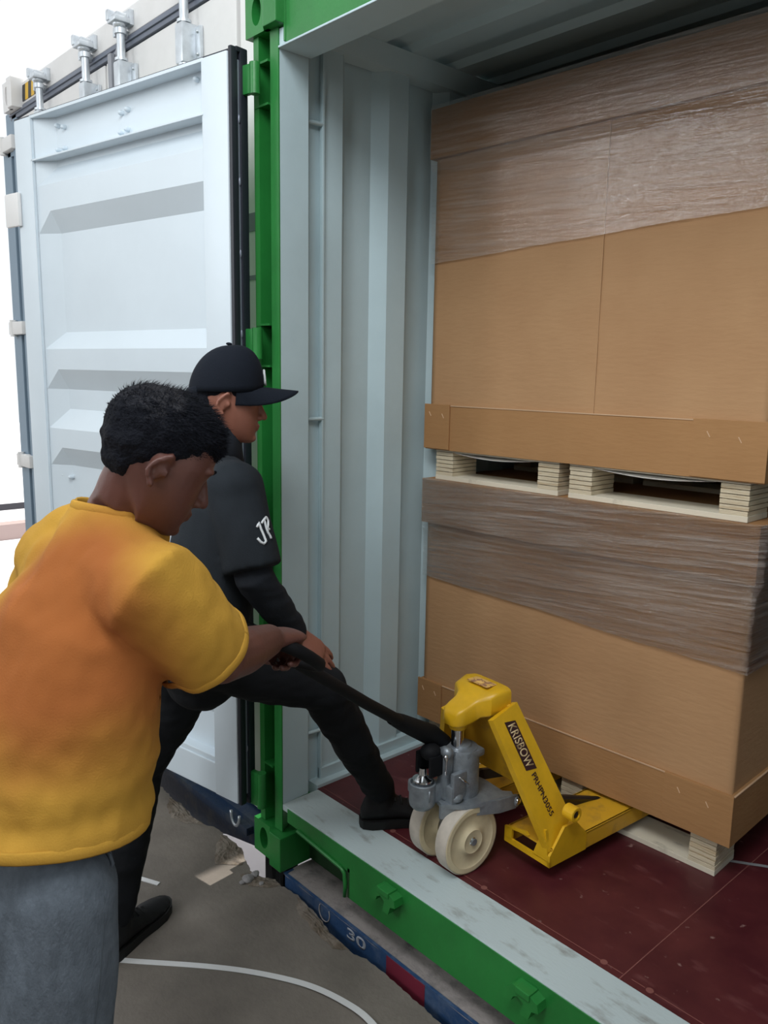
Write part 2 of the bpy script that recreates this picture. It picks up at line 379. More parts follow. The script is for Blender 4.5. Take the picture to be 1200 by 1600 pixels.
cpart('side_wall', side_wall(XI, -1, 0.0, 2.40), M_in)
cpart('side_wall', side_wall(W_ + 0.02, 1, 0.0, 2.40), M_in)
# roof: corrugations run across
bm = bmesh.new(); ys = corr_breaks(0.115, DEP, 0.209, 0.09, 0.014, 0.091)
for ya, yb in zip(ys[:-1], ys[1:]):
    za = 2.405 + 0.022 * corr_profile(ya - 0.115 + 1e-6, 0.209, 0.09, 0.014, 0.091); zb = 2.405 + 0.022 * corr_profile(yb - 0.115 - 1e-6, 0.209, 0.09, 0.014, 0.091)
    prism(bm, [(XI - .04, ya, za), (XI - .04, yb, zb), (XI - .04, yb, zb + 0.004), (XI - .04, ya, za + 0.004)], (W_ + 0.14, 0, 0))
cpart('roof_panel', bm, M_in)
cpart('end_wall', boxes([(XI - .03, W_ + .05, DEP, DEP + .03, -.05, 2.42)]), M_in)
# top side rails
bm = bmesh.new()
prism(bm, [(XI - .03, 0.11, 2.335), (XI + .012, 0.11, 2.345), (XI + .03, 0.11, 2.405), (XI - .03, 0.11, 2.42)], (0, DEP - .11, 0))
prism(bm, [(W_ + .06, 0.11, 2.335), (W_ + .01, 0.11, 2.345), (W_ - .01, 0.11, 2.405), (W_ + .06, 0.11, 2.42)], (0, DEP - .11, 0))
cpart('roof_rail', bm, M_in)
cpart('floor_rail', boxes([(XI - .04, -0.006, 0.149, DEP, -.03, 0.012, .002), (XI - .02, XI + .012, 0.185, DEP, 0.0, 0.05), (W_ + .005, W_ + .06, 0.149, DEP, -.03, 0.03)]), M_in)
# floor boards
fb = cpart('floorboard', boxes([(-0.006, 1.1535, 0.149, DEP, -0.028, 0.0), (1.1565, W_ + .005, 0.149, DEP, -0.028, 0.0), (1.15, 1.16, 0.149, DEP, -0.028, -0.002)]), M_floor)
sm = bmesh.new()
box(sm, 1.1537, 1.1563, 0.149, DEP, -0.0015, 0.0006)
for a, b in ((-0.0, 1.152), (1.175, 1.21), (1.235, 2.34)): box(sm, a, b, 0.1685, 0.1705, -0.0015, 0.0006)
for x, y in ((1.10, 0.1695), (1.222, 0.1695), (0.72, 0.169), (0.35, 0.169), (1.6, 0.169)):
    tube(sm, [(x, y, -0.001), (x, y, 0.0008)], 0.009, 14)
cpart('floor_seam', sm, M_seam, parent=cont)
# sill: pale top plate and green front face
cpart('sill_plate', boxes([(-0.002, W_, 0.003, 0.149, -0.02, 0.0, .002)]), M_sill)
bm = bmesh.new()
prism(bm, [(0.03, 0.0, -0.004), (W_, 0.0, -0.004), (W_, 0.0, -0.155), (0.345, 0.0, -0.155), (0.345, 0.0, -0.072), (0.09, 0.0, -0.050), (0.03, 0.0, -0.050)], (0, 0.008, 0))
box(bm, 0.03, W_, 0.008, 0.10, -0.024, -0.020)
prism(bm, [(0.345, 0.006, -0.155), (W_, 0.006, -0.155), (W_, 0.09, -0.155), (0.345, 0.09, -0.155)], (0, 0, 0.006))
sill = cpart('door_sill', bm, M_green)
bm = bmesh.new()  # rolled lip round the fork pocket
tube(bm, [(0.09, -0.004, -0.052), (0.31, -0.004, -0.070), (0.325, -0.004, -0.080), (0.330, -0.004, -0.120), (0.328, -0.004, -0.155)], [(0.006, 0.006)] * 5, 8)
tube(bm, [(0.09, 0.03, -0.050), (0.31, 0.03, -0.068)], [(0.04, 0.003)] * 2, 8, ref=(0, 1, 0))
mk('pocket_lip', bm, M_green, sill, True)
bm = boxes([(0.03, 0.345, 0.09, 0.10, -0.212, -0.03), (.335, .345, .0, .09, -.155, -.06)]); mk('pocket_back', bm, mat('shaded_recess_green', (0.01, 0.05, 0.012), 0.6), sill)  # shade of the pocket recess put into a darker green
def keeper(cx, cz):
    bm = bmesh.new()
    out = [(-.048, -.022), (-.042, .004), (-.020, .026), (.022, .026), (.048, .016), (.052, -.004), (.034, -.010), (.026, -.034), (.004, -.036), (.008, -.016), (.010, -.004), (-.006, .004), (-.018, -.004), (-.024, -.018)]
    prism(bm, [(cx + x * 1.05, -0.032, cz + z * 1.05) for x, z in out], (0, 0.034, 0)); box(bm, cx - .012, cx + .03, -.036, .0, cz + .012, cz + .030, .003)
    k = mk('locking_keeper', bm, M_green, sill)
keeper(0.521, -0.045); keeper(1.005, -0.050)
# header and corner posts
bm = bmesh.new()
box(bm, 0.035, W_ - .03, 0.0, 0.012, H + .004, 2.47, .003)
cpart('door_header', bm, M_green)
bm = bmesh.new()
prism(bm, [(0.0, 0.004, H), (0.0, 0.114, H), (0.0, 0.122, H + .012), (0.0, 0.114, H + .13), (0.0, 0.004, H + .05)], (W_, 0, 0))
cpart('header_reveal', bm, M_in)
bm = bmesh.new(); box(bm, 0.0, W_, -.001, 0.006, H, H + .006, .002)
cpart('header_edge', bm, M_in)
def post(sx, x0):
    s = sx
    bm = bmesh.new()
    # J-section outer: hinge strip, groove, inner strip
    prof = [(-.124, .0), (-.098, .0), (-.098, .045), (-.060, .045), (-.056, .014), (-.044, .010), (-.040, .0), (.0, .0), (.0, .004), (-.03, .05), (-.1, .06), (-.122, .05)]
    prism(bm, [(x0 + s * x, y, -0.098) for x, y in prof], (0, 0, 2.335 + .098))
    p = cpart('corner_post', bm, M_green)
    bm = bmesh.new()
    prism(bm, [(x0 + s * x, y, 0.0) for x, y in [(.0, .002), (-.004, .108), (-.010, .114), (-.05, .114), (-.05, .05), (-.004, .004)]], (0, 0, H + .01))
    mk('post_reveal', bm, M_in, p)
    bm = boxes([(min(x0 + s * -.075, x0 + s * -.055), max(x0 + s * -.075, x0 + s * -.055), 0.10, 0.19, 0, 2.36), (min(x0 + s * -.06, x0 + s * -.035), max(x0 + s * -.06, x0 + s * -.035), 0.186, 0.192, 0, 2.36)])
    mk('post_channel', bm, M_in, p)
    for z in (2.125, 1.245, 0.19):
        bm = bmesh.new(); rtube(bm, [(x0 + s * -.045, 0.112, z), (x0 + s * -.040, 0.19, z)], 0.0065, 10); mk('lashing_bar', bm, M_in, p, True)
    for z0, z1 in ((2.265, 2.262), (2.15, 2.147), (1.533, 1.530), (1.41, 1.407), (0.83, 0.827), (0.71, 0.707), (0.115, 0.112)):
        bm = boxes([(min(x0 + s * -.12, x0 + s * -.05), max(x0 + s * -.12, x0 + s * -.05), -0.002, 0.045, z1 - .003, z0)]); mk('hinge_lug', bm, M_green, p)
    return p
post(1, 0.0); post(-1, W_)
def casting(x0, z0, name='corner_casting'):
    bm = bmesh.new(); w, d, h = 0.178, 0.12, 0.118
    # front face with an oval hole, built as a ring
    n = 32; outer = []; inner = []; innb = []
    cx, cz = x0 + 0.058, z0 + h * 0.52
    for k in range(n):
        a = 2 * math.pi * k / n
        ca, sa = math.cos(a), math.sin(a)
        m_ = max(abs(ca) / 1, abs(sa) / 1)
        ox, oz = ca / m_, sa / m_
        X = x0 + 0.059 + ox * 0.057; Z = z0 + h / 2 + oz * h / 2
        outer.append(bm.verts.new((X, -0.012, Z)))
        inner.append(bm.verts.new((cx + ca * 0.023, -0.012, cz + sa * 0.038)))
        innb.append(bm.verts.new((cx + ca * 0.023, 0.03, cz + sa * 0.038)))
    ob = [bm.verts.new((v.co.x, d, v.co.z)) for v in outer]
    for k in range(n):
        j = (k + 1) % n
        bm.faces.new((outer[k], outer[j], inner[j], inner[k])); bm.faces.new((inner[k], inner[j], innb[j], innb[k])); bm.faces.new((outer[j], outer[k], ob[k], ob[j]))
    bm.faces.new(innb)
    box(bm, x0 + .115, x0 + w, -0.030, d, z0, z0 + h, .003)
    prism(bm, [(x0 + .095, -0.012, z0), (x0 + .118, -0.030, z0), (x0 + .118, 0.0, z0), (x0 + .095, 0.0, z0)], (0, 0, h))
    return bm
bm = casting(-.148, -0.218); cc = cpart('corner_casting', bm, M_green)
mk('casting_hole_shade', boxes([(-.12, -.06, 0.028, 0.032, -.2, -.115)]), M_blackpaint, cc)  # black plate paints the shade inside the casting hole
bm = casting(-.148, 2.335); cc = cpart('corner_casting', bm, M_green)
mk('casting_hole_shade', boxes([(-.12, -.06, 0.028, 0.032, 2.355, 2.44)]), M_blackpaint, cc)  # same painted shade in the upper casting hole
for z_ in (-.218, 2.335): cpart('corner_casting', boxes([(W_ - .03, W_ + .148, -0.012, 0.12, z_, z_ + .118, .003)]), M_green)
bm = bmesh.new(); box(bm, 0.028, 0.036, -.002, .01, H + .01, 2.44, .001); cpart('weld_seam', bm, M_green)
# outer side skin (seen in the gap) and underframe
cpart('outer_skin', boxes([(-.125, -.085, 0.06, DEP, 0.02, 2.40), (W_ + .07, W_ + .11, 0.06, DEP, 0.02, 2.40), (-.12, W_ + .12, 0.115, DEP, 2.435, 2.45)]), M_green)
cpart('underframe', boxes([(-.12, -.04, 0.12, DEP, -.20, -.03), (W_ + .04, W_ + .12, 0.12, DEP, -.20, -.03), (0.3, W_ - .3, 0.3, DEP, -.16, -.03)]), M_green)

# ------------------------------------------------------------------ the open door leaf
door = empty('container_door', (-0.09, -0.09, 0.0), math.atan2(.171, .985))
tag(door, 'white corrugated container door leaf swung open, black rubber seal along its edge', 'door')
DW, DH, DB = 1.178, 2.277, -0.008
def dx(s): return -s
zk = [(2.277, .04), (2.122, .04), (2.10, .04), (2.035, .0), (1.945, .0), (1.872, .04), (1.52, .04), (1.458, .0), (1.385, .0), (1.312, .04), (1.238, .04), (1.165, .0), (1.095, .0), (1.025, .04), (0.80, .04), (0.735, .0), (0.66, .0), (0.59, .04), (0.46, .04), (0.39, .0), (0.32, .0), (0.25, .04), (0.0, .04)]
def dprof(z):
    for (za, da), (zb, db) in zip(zk[:-1], zk[1:]):
        if zb <= z <= za: return da + (db - da) * (za - z) / (za - zb)
    return .04
sk = [0.012, 0.125, 0.3, 0.5, 0.7, 0.9, 0.975, 1.058, 1.165]
bm = bmesh.new(); g = []
for z, d in zk:
    z_ = max(z, DB)
    row = []
    for s in sk:
        k = 1.0 if s <= .976 else 0.0
        if s < 0.02: k = 1.0
        row.append(bm.verts.new((dx(s), d * k + 0.002, z_)))
    g.append(row)
for a, b in zip(g[:-1], g[1:]):
    for i in range(len(sk) - 1): bm.faces.new((a[i], a[i + 1], b[i + 1], b[i]))
dp = mk('door_panel', bm, M_door, door)
sol = dp.modifiers.new('s', 'SOLIDIFY'); sol.thickness = 0.004; sol.offset = 0
bm = bmesh.new()
box(bm, dx(.128), dx(.016), -.010, .052, DB, DH, .006)        # hinge side member
box(bm, dx(DW), dx(1.06), -.010, .052, DB, DH, .008)           # free side member
box(bm, dx(1.066), dx(1.060), -.012, .05, DB, DH - .002)
fr = mk('door_frame', bm, M_door, door, True, 35)
mk('door_rail', boxes([(dx(1.07), dx(.12), -.010, .05, DH - .010, DH, .001), (dx(1.07), dx(.12), -.012, .05, 2.122, 2.128, .001)]), M_door, door)
mk('door_rail', boxes([(dx(1.07), dx(.12), -.006, .05, DB, 0.10, .003), (dx(1.07), dx(.12), .0, .05, 0.10, 0.118, .003)]), M_door, door)
bm = bmesh.new()
for s, z in ((0.96, 2.235), (0.92, 2.225), (0.96, 2.155), (0.92, 2.155), (0.58, 2.215), (0.545, 2.22), (0.585, 2.155), (0.55, 2.16), (.20, 2.245), (1.02, .985), (.975, .98), (.20, .06), (.6, .06)):
    bm = bmesh.new(); rtube(bm, [(dx(s), .043, z), (dx(s), .030 if z > 1 or z < .1 else .026, z)], .008, 10)
    mk('bolt', bm, M_door, door, True)
# rubber seal all round; on the hinge side it lies on the leaf's end face
bm = bmesh.new()
box(bm, dx(.016), dx(.002), -.006, .018, DB - .002, DH + .012, .004)
box(bm, dx(.016), dx(-.001), .026, .054, DB - .006, DH + .014, .004)
box(bm, dx(DW + .008), dx(0), .012, .05, DH, DH + .014, .003)
box(bm, dx(DW + .022), dx(DW - .002), .004, .05, DB, DH + .012, .004)
seal = mk('door_seal', bm, M_black, door, True, 40)
mk('seal_strip', boxes([(dx(.012), dx(.004), .0185, .0255, DB + .03, DH - .02, .001)]), M_seal_line, seal)
for z in (1.93, 1.73, 1.50, 1.24, 0.62, 0.18, 2.10, 0.9):
    bm = bmesh.new(); ball(bm, (dx(.003), .022, z), (.003, .004, .012)); mk('rivet', bm, M_seal_line, seal, True)
mk('door_skin', boxes([(dx(DW - .01), dx(.01), .052, .056, DB, DH)]), M_green, door)
for z0, z1 in ((2.166, 2.245), (1.430, 1.516), (0.73, 0.81), (-0.018, 0.099)):
    bm = bmesh.new(); box(bm, dx(.004), dx(-.045), .034, .052, z0, z1, .004)
    tube(bm, [(dx(-.040), .044, z0 - .002), (dx(-.040), .044, z1 + .002)], .015, 18)
    mk('hinge', bm, M_green, door, True, 40)
# edge plate of the free side (cam keeper wrapped round the edge)
bm = bmesh.new(); box(bm, dx(1.245), dx(1.15), -.026, -.010, 1.905, 2.025, .007)
mk('edge_plate', bm, M_white, door, True, 35)

# ------------------------------------------------------------------ neighbouring white container
NY = 0.20; NX0, NX1 = -2.80, -0.36; NT = 2.835; NB = -0.30
nb = empty('shipping_container', (-1.58, NY, NB))
tag(nb, 'white shipping container parked alongside with closed doors and galvanised locking bars', 'shipping container')
def npart(name, bm, m, parent=nb, smooth=False, ang=None):
    o = mk(name, bm, m, parent, smooth, ang)
    if parent is nb: o.location = (1.58, -NY, -NB)
    return o
npart('body_shell', boxes([(NX0 + .03, NX1 - .03, NY + .10, NY + 6, NB + .12, NT - .01), (NX0, NX1, NY + .02, NY + 6, NB, NB + .13)]), M_white)
bm = bmesh.new(); box(bm, NX0 + .17, NX1 - .15, NY, NY + .06, 2.72, NT - .012, .004)
npart('door_header', bm, M_white)
npart('corner_post', boxes([(NX1 - .13, NX1 - .02, NY - .01, NY + .1, NB + .1, 2.72, .004)]), M_white)
npart('corner_post', boxes([(NX0 - .10, NX0 + .02, NY + .0, NY + .1, NB + .1, 2.56, .004), (NX0 - .03, NX0 + .10, NY + .0, NY + .1, 2.50, 2.72, .004)]), mat('slate_blue', (0.20, 0.28, 0.36), .5))
npart('door_leaf', boxes([(-1.55, NX1 - .17, NY + .0, NY + .05, NB + .15, 2.665, .004)]), M_white)
npart('door_leaf', boxes([(NX0 + .15, -1.57, NY + .0, NY + .05, NB + .15, 2.665, .004)]), M_white)
M_slate = mat('slate_seal', (0.16, 0.18, 0.23), 0.5)
bm = bmesh.new(); box(bm, NX0 + .06, NX1 - .05, NY - .006, NY + .03, 2.672, 2.715, .004); box(bm, NX0 + .06, NX1 - .05, NY - .014, NY - .004, 2.69, 2.698, .002)
npart('door_seal', bm, M_slate, smooth=True, ang=40)
npart('door_seal', boxes([(NX0 + .08, NX0 + .15, NY - .006, NY + .03, NB + .15, 2.715, .004)]), mat('steel_blue_seal', (0.18, 0.26, 0.34), 0.5))
bm = casting(0, 0)
for v in bm.verts: v.co = Vector((v.co.x + NX0 + .07, v.co.y + NY - .03, v.co.z * 1.2 + NT - .135))
c3 = npart('corner_casting', bm, M_white)
npart('corner_casting', boxes([(NX1 - .178, NX1, NY - .03, NY + .13, NT - .118, NT, .004)]), M_white)
# yellow and black warning plate
w0, w1, zt, zb_ = -2.555, -2.30, NT - .03, NT - .105
st = []
for k in range(6):
    a = w0 + (w1 - w0) * k / 6; b = w0 + (w1 - w0) * (k + 1) / 6
    bm = bmesh.new(); prism(bm, [(a, NY - .004, zb_), (b, NY - .004, zb_), (b + .012, NY - .004, zt), (a + .012, NY - .004, zt)], (0, 0.004, 0))
    o = npart('warning_stripe', bm, M_stripey if k % 2 else M_stripeb)
# locking bars
def locking_bar(x, full):
    bm = bmesh.new()
    tube(bm, [(x, NY - .045, NB + .2), (x, NY - .045, 2.735)], .0165, 14)
    lb = npart('locking_bar', bm, M_galv, smooth=True, ang=40)
    bm = bmesh.new()
    ball(bm, (x, NY - .05, 2.742), (.026, .026, .022)); box(bm, x - .036, x + .036, NY - .085, NY - .02, 2.742, 2.764, .006)
    box(bm, x - .036, x - .014, NY - .09, NY - .05, 2.752, 2.792, .005); box(bm, x + .012, x + .034, NY - .075, NY - .03, 2.748, 2.776, .005)
    tube(bm, [(x, NY - .045, 2.705), (x, NY - .045, 2.725)], .024, 14)
    mk('cam', bm, M_galv, lb, True, 35)
    bm = bmesh.new(); box(bm, x - .032, x + .030, NY - .020, NY + .0, 2.742, 2.80, .004); box(bm, x - .04, x - .022, NY - .06, NY - .0, 2.70, 2.735, .004)
    mk('cam_keeper', bm, M_galv, lb, True, 35)
    for z in (2.53, 1.2, 0.2):
        bm = bmesh.new(); box(bm, x - .030, x + .024, NY - .068, NY - .002, z - .06, z + .075, .008)
        box(bm, x + .02, x + .058, NY - .016, NY - .001, z - .05, z + .065, .005)
        tube(bm, [(x, NY - .045, z + .075), (x, NY - .045, z + .085)], .026, 14); tube(bm, [(x, NY - .045, z - .072), (x, NY - .045, z - .06)], .024, 14)
        for dz in (-.03, .045): ball(bm, (x + .044, NY - .018, z + dz), .006)
        mk('bar_bracket', bm, M_galv, lb, True, 35)
for x in (-2.205, -1.66, -1.31, -0.80): locking_bar(x, True)
bm = bmesh.new(); box(bm, -1.43, -1.40, NY - .05, NY - .03, 2.44, 2.66, .004)
prism(bm, [(-1.46, NY - .03, 2.62), (-1.36, NY - .03, 2.70), (-1.36, NY - .03, 2.66), (-1.42, NY - .03, 2.58)], (0, .02, 0))
npart('door_handle', bm, mat('dull_grey_metal', (0.30, 0.31, 0.34), .5, metal=.4))
for z in (2.56, 1.60, 0.86):
    bm = bmesh.new(); box(bm, NX0 - .09, NX0 + .12, NY - .030, NY + .01, z - .035, z + .035, .006); tube(bm, [(NX0 - .04, NY - .02, z - .045), (NX0 - .04, NY - .02, z + .045)], .018, 12)
    npart('hinge', bm, M_white, smooth=True, ang=40)
# dark band on the inner post seen through the hinge gap
for z_, z2_ in ((1.86, 1.92), (1.70, 1.715)): npart('reflective_band', boxes([(NX1 - .13, NX1 - .02, NY - .012, NY - .008, z_, z2_)]), mat('grey_band', (.16, .2, .22), .5))

# trailer beam beneath it, and the green container's trailer
tb = empty('trailer', (-1.5, 0.25, -0.42))
tag(tb, 'dark blue steel trailer beam under the white container below the open door', 'trailer')
bm = bmesh.new()
prism(bm, [(-3.0, .16, -.54), (-.78, .16, -.52), (-.62, .16, -.455), (-.40, .16, -.405), (-.37, .16, -.36), (-.37, .16, -.31), (-3.0, .16, -.31)], (0, .40, 0))
prism(bm, [(-3.0, .13, -.33), (-.42, .13, -.33), (-.42, .13, -.36), (-3.0, .13, -.36)], (0, .03, 0)); bevel_all(bm, .006)
o = mk('beam', bm, M_navy, tb); o.location = (1.5, -.25, .42)
bm = bmesh.new(); box(bm, -.36, -.30, .17, .26, -.66, -.12, .01)
o = mk('rubber_bumper', bm, M_blackpaint, tb); o.location = (1.5, -.25, .42)
bm = bmesh.new()
tube(bm, [(-.50 + .03 * math.cos(a), .13, -.30 + .05 * math.sin(a)) for a in [R(d) for d in range(180, 361, 15)]], .006, 8)
o = mk('lifting_ring', bm, M_galv, tb, True); o.location = (1.5, -.25, .42)

tr = empty('trailer', (1.2, 0.1, -0.6))
tag(tr, 'worn blue trailer end with dusty grey top under the green container sill', 'trailer')
def tp(name, bm, m, par=tr, sm=False):
    o = mk(name, bm, m, par, sm)
    if par is tr: o.location = (-1.2, -.1, .6)
    return o
bm = bmesh.new(); ptsL = []
heightgrid(bm, 90, 8, lambda u, v: (0.030 + u * 2.62, -0.018 - 0.003 * noise.noise(Vector((u * 70, 0, 0))) + (0.0 if v == 0 else v * .4), -0.2205 - 0.003 * abs(noise.noise(Vector((u * 50, v * 9, 1)))) - (.004 if v == 0 else 0)))
tp('top_ledge', bm, M_ledge, sm=True)
tp('front_plate', boxes([(0.030, 2.65, -0.0175, -0.008, -0.62, -0.2215), (0.030, 0.040, -0.0175, .4, -0.62, -0.222), (2.0, 2.65, .0, .4, -.62, -.23)]), M_blue)
tp('red_patch', boxes([((0.5313,-0.018,-0.2087)[0], (0.6839,-0.018,-0.2047)[0], -0.0186, -0.0170, -0.30, -0.224)]), M_redp)
bm = bmesh.new(); cxr, _, czr = (0.2488,-0.018,-0.2438)
tube(bm, [(cxr + .026 * math.cos(R(d)), -.019, czr + .030 * math.sin(R(d))) for d in range(150, 400, 15)], .0018, 6)
tp('round_mark', bm, mat('chalk_white', (.35, .33, .33), .8))
bm = bmesh.new(); box(bm, -.06, -.02, .03, .08, -.75, -.2205, .004)
tp('support_leg', bm, M_blackpaint)
p0 = Vector((0.3694,-0.0185,-0.2553)); Mt = Matrix(((1, 0, 0, p0.x - .012), (0, 0, -1, -.0178), (0, 1, 0, -.268), (0, 0, 0, 1)))
text_obj('painted_number', '30', mat('faded_white_paint', (.28, .30, .34), .8), Mt, .085, .036, bold=.02, parent=tr).location = (-1.2, -.1, .6)

# ------------------------------------------------------------------ cardboard stacks on pallets
BY = 0.655; BA = math.atan2(.035, 1.19)   # the stack stands a touch askew
BX0, BX1, BD = -0.035, 1.155, 1.05
def frame_pt(x, y, z): return Vector((x, y, z))
def stack_root(name, z): return empty(name, (BX0, BY, z), BA)
L_ = BX1 - BX0
def ring(bm, x0, x1, y0, y1, z0, z1, t=.005, bev=.003):
    box(bm, x0, x1, y0, y1, z0, z1, bev)
def dent_box(x0, x1, y0, y1, z0, z1, n=60, m_=12, amp=.0015, seed=0, sag=0.0):
    """four walls as grids so that the faces can be slightly uneven, plus top and bottom"""
    bm = bmesh.new()
    def nz(p): return amp * noise.noise(Vector(p) * 5 + Vector((seed, 0, 0)))
    def wall(a, b, nrm):
        def f(u, v):
            x = a[0] + (b[0] - a[0]) * u; y = a[1] + (b[1] - a[1]) * u; z = z0 + (z1 - z0) * v
            k = nz((x, y, z)) * math.sin(math.pi * u) if 0 < u < 1 else 0
            zz = z - (sag * math.sin(math.pi * u) if v == 0 else 0)
            return (x + nrm[0] * k, y + nrm[1] * k, zz)
        heightgrid(bm, n, m_, f)
    wall((x0, y0), (x1, y0), (0, -1)); wall((x1, y0), (x1, y1), (1, 0)); wall((x1, y1), (x0, y1), (0, 1)); wall((x0, y1), (x0, y0), (-1, 0))
    for z in (z0, z1): bm.faces.new([bm.verts.new(p) for p in ((x0 + .0001, y0 + .0001, z), (x1 - .0001, y0 + .0001, z), (x1 - .0001, y1 - .0001, z), (x0 + .0001, y1 - .0001, z))])
    bmesh.ops.remove_doubles(bm, verts=bm.verts, dist=.0002)
    return bm
def carton(label, z0, ztray, zlid0, ztop, film, filmz, seed):
    root = empty('carton', (BX0, BY, z0), BA); tag(root, label, 'box', 'cartons strapped on pallets')
    def q(name, bm, m, sm=False, par=root):
        o = mk(name, bm, m, par, sm)
        if par is root: o.location = (0, 0, -z0)
        return o
    q('sleeve', dent_box(.012, L_ - .012, .012, BD - .012, z0 + .006, ztop - .006, seed=seed, amp=.003), M_card, True)
    tray = q('bottom_tray', dent_box(0, L_, 0, BD, z0, ztray, seed=seed + 5, amp=.002), M_card2)
    e = boxes([(-.001, L_ + .001, -.002, .003, ztray - .0015, ztray + .0015), (L_ - .003, L_ + .002, 0, BD, ztray - .0015, ztray + .0015)])
    oo = mk('cut_edge', e, M_cardedge, tray)
    # overlapping corner flaps of the tray with staple dents
    mk('corner_flap', boxes([(-.002, .115, -.006, .0, z0 + .003, ztray + .004, .001)]), M_card2, tray)
    mk('corner_flap', boxes([(L_ - .20, L_ + .002, -.006, 0, z0 + .003, ztray + .004, .001)]), M_card2, tray)
    for x, dz in ((.025, -.03), (.085, -.035), (L_ - .155, -.035), (L_ - .07, -.045)):
        sd = bmesh.new(); tube(sd, [(x - .004, -.0065, ztray + dz + .007), (x + .005, -.0065, ztray + dz - .008)], [(.0016, .0010)] * 2, 6)
        mk('staple', sd, M_cardedge, tray)
    lid = q('lid', dent_box(-.004, L_ + .004, -.006, BD + .004, zlid0, ztop, seed=seed + 9, amp=.0015), M_card2)
    # faint fold line down the sleeve
    if z0 > .5: q('fold_line', boxes([(L_ * .565, L_ * .565 + .0011, .0088, .013, ztray, zlid0)]), mat('card_fold', (.50, .31, .165), .85))
    return root, q
# --- lower
lo_root, lq = carton('lower tall brown carton with film-wrapped lid, pallet jack forks under it', 0.112, 0.262, 0.862, 1.020, None, None, 1.0)
up_root, uq = carton('upper tall brown carton, topmost of the stack, its top half wrapped in film', 1.128, 1.283, 2.105, 2.262, None, None, 7.0)
def film(q, m, zbot_l, zbot_r, zlid, ztop, seed, amp):
    bm = bmesh.new()
    # front and right side wrapped in one sheet
    def f(u, v):
        per = L_ + BD; s = u * per
        zb = zbot_l + (zbot_r - zbot_l) * min(1, s / L_)
        zb += .006 * noise.noise(Vector((s * 3, seed, 0)))
        z = zb + (ztop + .003 - zb) * v
        off = .006
        if z > zlid + .004: off = .023
        elif z > zlid - .05: off = .006 + .017 * (z - zlid + .05) / .054
        w = amp * (noise.noise(Vector((s * 2.2, z * 38, seed))) + .6 * noise.noise(Vector((s * 5, z * 90, seed + 4))))
        off += max(-.004, w) * (1 if v > .02 else .3)
        if s <= L_: return (s + (.006 if s > L_ - .003 else 0), .006 - off + .003, z)
        return (L_ + off - .004, s - L_, z)
    heightgrid(bm, 260, 90, f)
    return q('stretch_film', bm, m, True)
film(lq, M_film_l, 0.662, 0.615, 0.862, 1.022, 2.0, .0030)
film(uq, M_film_u, 1.765, 1.818, 2.105, 2.268, 9.0, .0012)

# --- pallets: stacked-ply blocks and thin boards
def pallet(x0, x1, z0, zt, label, mid=None, paper=True):
    root = empty('wooden_pallet', (BX0 + x0 * math.cos(BA), BY + .014 + x0 * math.sin(BA), z0), BA)
    tag(root, label, 'pallet', 'pallets under the cartons')
    w = x1 - x0; bw = .080; bd = .13
    for bx in ((0, w - bw) if mid is None else (0, mid, w - bw)):
        for by in (0, .46, .90):
            bm = bmesh.new(); n = 6; hz = (zt - z0 - .016 - .006) / n
            for k in range(n):
                j = random.uniform(-.0018, .0018)
                box(bm, bx + abs(j), bx + bw - abs(j), by + random.uniform(0, .003), by + bd, .016 + k * hz, .016 + (k + 1) * hz - .0020, .0008)
            mk('block', bm, M_wood, root)
    for y0 in (0.0, .46, .90): mk('bottom_board', boxes([(0, w, y0, y0 + bd, 0, .016, .001)]), M_wood2, root)
    mk('deck_board', boxes([(0, w, -.0, 1.03, zt - z0 - .006, zt - z0, .001)]), M_wood2, root)
    if paper:
        bm = bmesh.new()
        heightgrid(bm, 24, 4, lambda u, v: (bw + .01 + u * (w - 2 * bw - .02), -.008 + v * .09, zt - z0 - .006 - .012 * math.sin(math.pi * u) * (1 - v)))
        mk('paper_sheet', bm, M_paper, root, True)
    return root
pallet(0.040, 0.560, 1.021, 1.127, 'left of the two pallets between the cartons, pale stacked-ply blocks')
pallet(0.598, 1.150, 1.021, 1.127, 'right of the two pallets between the cartons, pale stacked-ply blocks')
pallet(0.040, 1.150, 0.0005, 0.111, 'floor-level pallet under the lower carton, dirty white board, jack forks inside it', mid=.592, paper=False)

# ------------------------------------------------------------------ straps
def strap(name, pts, w, label, z=None, m=M_strap, th=.0008):
    pts = [Vector(p) for p in pts]
    # smooth the line
    P = []
    for i in range(len(pts) - 1):
        p0 = pts[max(i - 1, 0)]; p1 = pts[i]; p2 = pts[i + 1]; p3 = pts[min(i + 2, len(pts) - 1)]
        for k in range(8):
            t = k / 8
            P.append(0.5 * ((2 * p1) + (-p0 + p2) * t + (2 * p0 - 5 * p1 + 4 * p2 - p3) * t * t + (-p0 + 3 * p1 - 3 * p2 + p3) * t ** 3))
    P.append(pts[-1])
    bm = bmesh.new(); L0 = []; R0 = []
    for i, p in enumerate(P):
        t = (P[min(i + 1, len(P) - 1)] - P[max(i - 1, 0)]).normalized(); n = Vector((-t.y, t.x, 0)).normalized() * w / 2
        L0.append((p + n)); R0.append((p - n))
    a = [bm.verts.new(v) for v in L0]; b = [bm.verts.new(v) for v in R0]
    for i in range(len(P) - 1): bm.faces.new((a[i], a[i + 1], b[i + 1], b[i]))
    r = bmesh.ops.extrude_face_region(bm, geom=list(bm.faces))
    for v in [g_ for g_ in r['geom'] if isinstance(g_, bmesh.types.BMVert)]: v.co.z += th
    return tag(mk(name, bm, m), label, 'strap')
sg = lambda p, dz=.0006: (p[0], p[1], GZ + dz)
